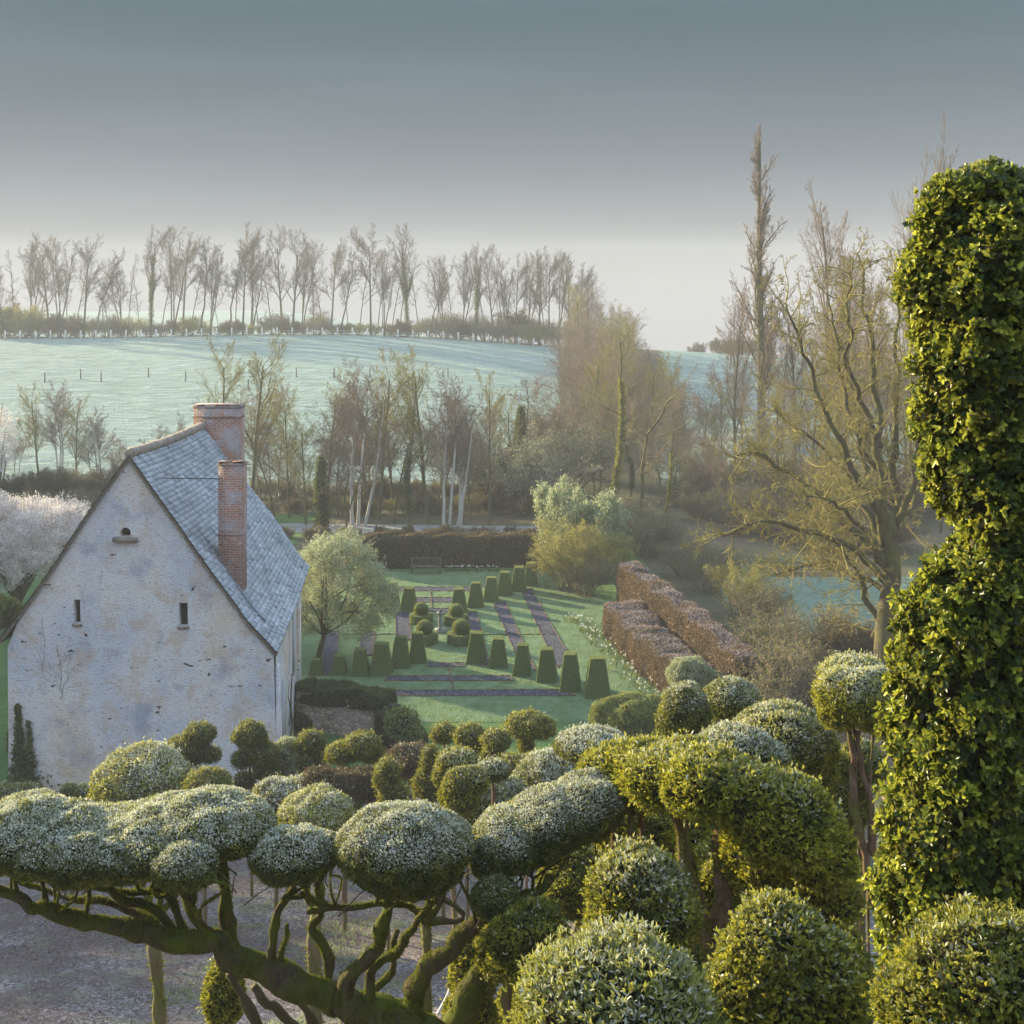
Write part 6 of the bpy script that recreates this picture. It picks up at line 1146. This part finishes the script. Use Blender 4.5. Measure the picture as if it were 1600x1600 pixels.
small('dark low bush between the standard tree and frosted domes', [el(800, 1200, 26, 28, 18), el(840, 1190, 26, 20, 14)], 315, name='dark_bush', frost=.2, young=.2)
# pale support trunks seen below the mossy limb
for px, y0, d, lab in ((249, 1440, 11.5, 'pale thin mossy trunk standing under the left half of the mossy limb'), (496, 1425, 12., 'pale thin trunk seen through the curved mossy branches'), (672, 1440, 10.5, 'slim brown stem right of the curved mossy branches')):
    a = P(px, y0, d); g = np.array([a[0], a[1] - .2, Tz(a[0], a[1] - .2)]); r_ = empty('thin_trunk', g, 0, lab, 'tree'); mb = MB(); rng = np.random.default_rng(px)
    p, rad = limb(mb, [np.array([0, 0, -.2]), (a - g) * .3 + rng.normal(size=3) * .05, (a - g) * .65 + rng.normal(size=3) * .05, a - g], .075 if px < 600 else .05, .055 if px < 600 else .04, 9, 7); mb.build('trunk', M['bark_warm'], r_, True); moss_tufts([(p + g, rad)], 900, .03, M['moss'], r_, g, px)
    mb = MB()
    for k in range(4): limb(mb, [a - g, a - g + rng.normal(size=3) * [.2, .1, .1] + [0, 0, .2], a - g + rng.normal(size=3) * [.4, .2, .1] + [0, 0, .55]], .035, .02, 7, 4)
    mb.build('branch', M['mossbark'], r_, True)
sg_ = np.array([P(430, 1900, 9.8)[0], 9.8, Tz(-1, 9.8)]); sr_ = empty('leaning_bare_shrub', sg_, 0, 'dark bare stems slanting down beneath the mossy limb', 'shrub')
for a_, b_ in (((395, 1540), (470, 1620)), ((360, 1520), (415, 1640)), ((455, 1552), (500, 1620))):
    mb = MB(); limb(mb, [P(*a_, 9.2) - sg_, P((a_[0] + b_[0]) / 2 + 4, (a_[1] + b_[1]) / 2, 9.3) - sg_, P(*b_, 9.5) - sg_, P(b_[0] + 60, 1800, 9.8) - sg_], .03, .045, 8, 5); mb.build('stem', M['bark_hill'], sr_, True)
# white metal frame low between the stems
wf = empty('metal_garden_frame', P(700, 1540, 13), 0, 'white curved metal frame glimpsed low behind the mossy limb fork', 'frame'); o_ = P(700, 1540, 13)
mb = MB(); c1_ = catmull([P(684, 1585, 13) - o_, P(700, 1555, 13) - o_, P(712, 1520, 13) - o_, P(715, 1492, 13) - o_, P(708, 1470, 13.3) - o_], 5); mb.tube(c1_, .02, 8); mb.tube(c1_ + [.12, .25, -.03], .02, 8); mb.build('hoop', M['whitemetal'], wf, True)
for k in (3, 8, 13): mb = MB(); mb.tube([c1_[k], c1_[k] + [.12, .25, -.03]], .014, 6); mb.build('rung', M['whitemetal'], wf, True)

# ---- the tall leafy column
def column():
    d = 5.5; prof = [  # (py, centre px, radius px)
        (256, 1552, 26), (268, 1550, 62), (290, 1548, 92), (330, 1545, 108), (400, 1536, 120), (470, 1528, 119), (540, 1535, 112), (620, 1542, 108), (700, 1540, 102), (760, 1545, 100), (800, 1555, 92), (836, 1562, 66), (856, 1556, 72), (880, 1532, 100), (920, 1520, 110), (1000, 1512, 118), (1100, 1500, 116), (1200, 1492, 116), (1300, 1485, 122), (1400, 1478, 124), (1500, 1478, 126), (1620, 1480, 128), (1800, 1490, 120), (2100, 1500, 110)]
    pr = np.array(prof, float); g = np.array([P(1500, 0, d)[0], d, Tz(1, d)]); root = empty('leafy_column', g, 0, 'tall dark green leafy column topiary filling the right side, lit yellow along its left', 'topiary'); rng = np.random.default_rng(9)
    s = d / F; L = .038; pr[:, 2] -= 11; pr[16:, 2] -= np.linspace(0, 22, len(pr) - 16); pr[12:, 1] += 10
    ys = np.linspace(256, 2100, 400); cx = np.interp(ys, pr[:, 0], pr[:, 1]); rr = np.interp(ys, pr[:, 0], pr[:, 2]); wgt = rr / rr.sum()
    n_ = 40000; i = rng.choice(400, n_, p=wgt); y = ys[i] + rng.uniform(-2.4, 2.4, n_); a = rng.random(n_) * 6.283; r0 = np.interp(y, pr[:, 0], pr[:, 2]); c0 = np.interp(y, pr[:, 0], pr[:, 1]); slope = (np.interp(y + 12, pr[:, 0], pr[:, 2]) - np.interp(y - 12, pr[:, 0], pr[:, 2])) / 24
    dirv = np.stack([np.cos(a), np.sin(a), 0 * a], 1); nor = nrm(dirv + np.stack([0 * a, 0 * a, slope * 1.], 1)); ctr = np.stack([(c0 - 800) * s, 0 * a + d, CAMZ - (y - HY) * s], 1)
    pt0 = ctr + dirv * (r0 * s)[:, None]; lum = snoise(pt0, 7, 3, 3); dep = rng.random(n_) ** 1.4; pt = ctr + dirv * (r0 * s * 1. + lum * .045 - dep * .10 + (rng.random(n_) < .10) * rng.random(n_) * .05)[:, None]
    gap = (snoise(pt0, 11, 8, 2) < -.75) & (dep < .5); pt = pt[~gap]; nor = nor[~gap]; dep = dep[~gap]; n_ = len(pt)
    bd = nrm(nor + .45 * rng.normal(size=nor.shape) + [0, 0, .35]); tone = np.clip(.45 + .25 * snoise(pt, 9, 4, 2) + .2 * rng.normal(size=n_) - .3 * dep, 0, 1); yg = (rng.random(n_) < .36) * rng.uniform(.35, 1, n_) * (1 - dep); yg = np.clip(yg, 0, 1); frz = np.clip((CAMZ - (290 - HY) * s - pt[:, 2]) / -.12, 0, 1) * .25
    Vs = []; Fs = []; Cs = []; off = 0
    for j in range(6):
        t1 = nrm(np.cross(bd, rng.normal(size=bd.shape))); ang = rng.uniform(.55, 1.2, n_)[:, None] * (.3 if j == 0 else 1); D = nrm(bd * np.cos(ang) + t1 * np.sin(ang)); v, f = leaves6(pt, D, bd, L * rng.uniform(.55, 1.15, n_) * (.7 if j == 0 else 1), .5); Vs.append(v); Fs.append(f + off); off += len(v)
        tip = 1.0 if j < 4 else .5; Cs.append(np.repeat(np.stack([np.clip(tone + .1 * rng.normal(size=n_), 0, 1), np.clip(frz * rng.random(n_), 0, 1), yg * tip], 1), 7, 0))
    shell_f = sum(len(f) for f in Fs)
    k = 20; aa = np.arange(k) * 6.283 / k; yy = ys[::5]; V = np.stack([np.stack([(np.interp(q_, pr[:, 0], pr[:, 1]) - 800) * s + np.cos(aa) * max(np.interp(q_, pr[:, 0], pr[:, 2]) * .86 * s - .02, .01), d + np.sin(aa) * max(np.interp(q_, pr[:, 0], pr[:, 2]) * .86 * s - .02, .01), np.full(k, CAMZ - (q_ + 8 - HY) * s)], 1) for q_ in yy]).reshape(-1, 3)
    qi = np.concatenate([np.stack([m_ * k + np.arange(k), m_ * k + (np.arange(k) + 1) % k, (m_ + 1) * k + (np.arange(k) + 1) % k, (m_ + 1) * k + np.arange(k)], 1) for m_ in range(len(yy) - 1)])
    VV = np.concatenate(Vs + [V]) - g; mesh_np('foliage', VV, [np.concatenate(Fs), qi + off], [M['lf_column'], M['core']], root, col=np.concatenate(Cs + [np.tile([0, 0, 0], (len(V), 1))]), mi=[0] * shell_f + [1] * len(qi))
    mb = MB(); limb(mb, [np.array([0, 0, -.3]), (P(1490, 1500, d) - g), (P(1500, 1100, d) - g), P(1545, 850, d) - g, P(1550, 500, d) - g], .12, .05, 10, 6)
    limb(mb, [P(1553, 900, 5.38) - g, P(1562, 845, 5.36) - g, P(1568, 800, 5.40) - g], .014, .013, 7, 5); mb.build('trunk', M['bark_hill'], root, True)
column()
topiary('understorey_bush', 'dark green growth filling the shade low under the arching topiary', [el(1120, 1580, 10.8, 140, 110), el(1040, 1640, 11.2, 120, 110)], .06, BX, 228, 0, .2, tr=.03)
topiary('understorey_bush', 'dark green growth low between the reddish tipped dome and the leafy column', [el(1300, 1560, 9.2, 60, 120)], .055, BX, 229, 0, .2, tr=.03)
topiary('understorey_bush', 'dark green growth at the lower edge right of the mossy limb fork', [el(860, 1600, 11.5, 90, 66)], .06, BX, 230, 0, .3, tr=.03)
topiary('domed_topiary', 'bright yellow-green leafy pillar seen through the opening under the arching topiary', [el(1105, 1370, 11, 18, 60), el(1110, 1440, 11, 24, 60)], .045, BX, 226, 0, 1.2, whorl=2)
topiary('domed_topiary', 'shaded green mass behind the pinkish dome, under the arching topiary', [el(960, 1340, 13, 70, 60), el(1040, 1400, 13, 70, 90)], .055, BX, 227, 0, .3)

# ---- leaf litter on the yard
rng = np.random.default_rng(15); k = 42000; y = rng.uniform(21, 41, k) ; x = (rng.uniform(-60, 860, k) - 800) / F * y; den = snoise(np.stack([x, y, 0 * x], 1), .5, 3, 3); keep = den > rng.normal(size=k) * .9 - .1; x, y = x[keep], y[keep]; z = T(x, y) + .012
pt = np.stack([x, y, z], 1); v, f = leaves(pt, rng.normal(size=pt.shape) * [1, 1, .25], rng.normal(size=pt.shape) * .5 + [0, 0, 1], rng.uniform(.03, .075, len(pt)), .6)
tag(mesh_np('leaf_litter', v, [f], [M['lf_beech']], col=np.repeat(np.stack([rng.random(len(pt)), (rng.random(len(pt)) < .5) * rng.random(len(pt)), 0 * x], 1), 4, 0)), 'frosted brown leaves littering the gravel yard', 'leaves', kind='stuff')
k = 30000; y = rng.uniform(22, 40, k); x = (rng.uniform(250, 800, k) - 800) / F * y; den = snoise(np.stack([x, y, 0 * x], 1), .8, 9, 3); keep = den > .35; x, y = x[keep], y[keep]
pt = np.stack([x, y, T(x, y)], 1); v, f = leaves(pt, rng.normal(size=pt.shape) * .6 + [0, 0, 1], rng.normal(size=pt.shape), rng.uniform(.06, .14, len(pt)), .2)
tag(mesh_np('yard_grass', v, [f], [M['lf_yew']], col=np.repeat(np.stack([rng.random(len(pt)), rng.random(len(pt)) * .9, 0 * x], 1), 4, 0)), 'tufts of frosted grass on the gravel yard', 'grass', kind='stuff')

# ================================================================== HAZE
m = bpy.data.materials.new('morning_haze'); m.use_nodes = True; t = m.node_tree; t.nodes.clear(); pvn = t.nodes.new('ShaderNodeVolumePrincipled'); mo = t.nodes.new('ShaderNodeOutputMaterial')
pvn.inputs['Color'].default_value = (.84, .89, 1., 1); pvn.inputs['Density'].default_value = .00068; pvn.inputs['Anisotropy'].default_value = .0; t.links.new(pvn.outputs[0], mo.inputs['Volume'])
zmin = float(Z.min()) - 1; mb = MB(); mb.box((-905, -65, zmin), (905, 745, 42)); hz = mb.build('haze', m); tag(hz, kind='stuff'); hz.display_type = 'WIRE'
# drop unplaced prototypes
for key, (root, used) in PROTO.items():
    if not used:
        for c in children_of(root): bpy.data.objects.remove(c)
        bpy.data.objects.remove(root)
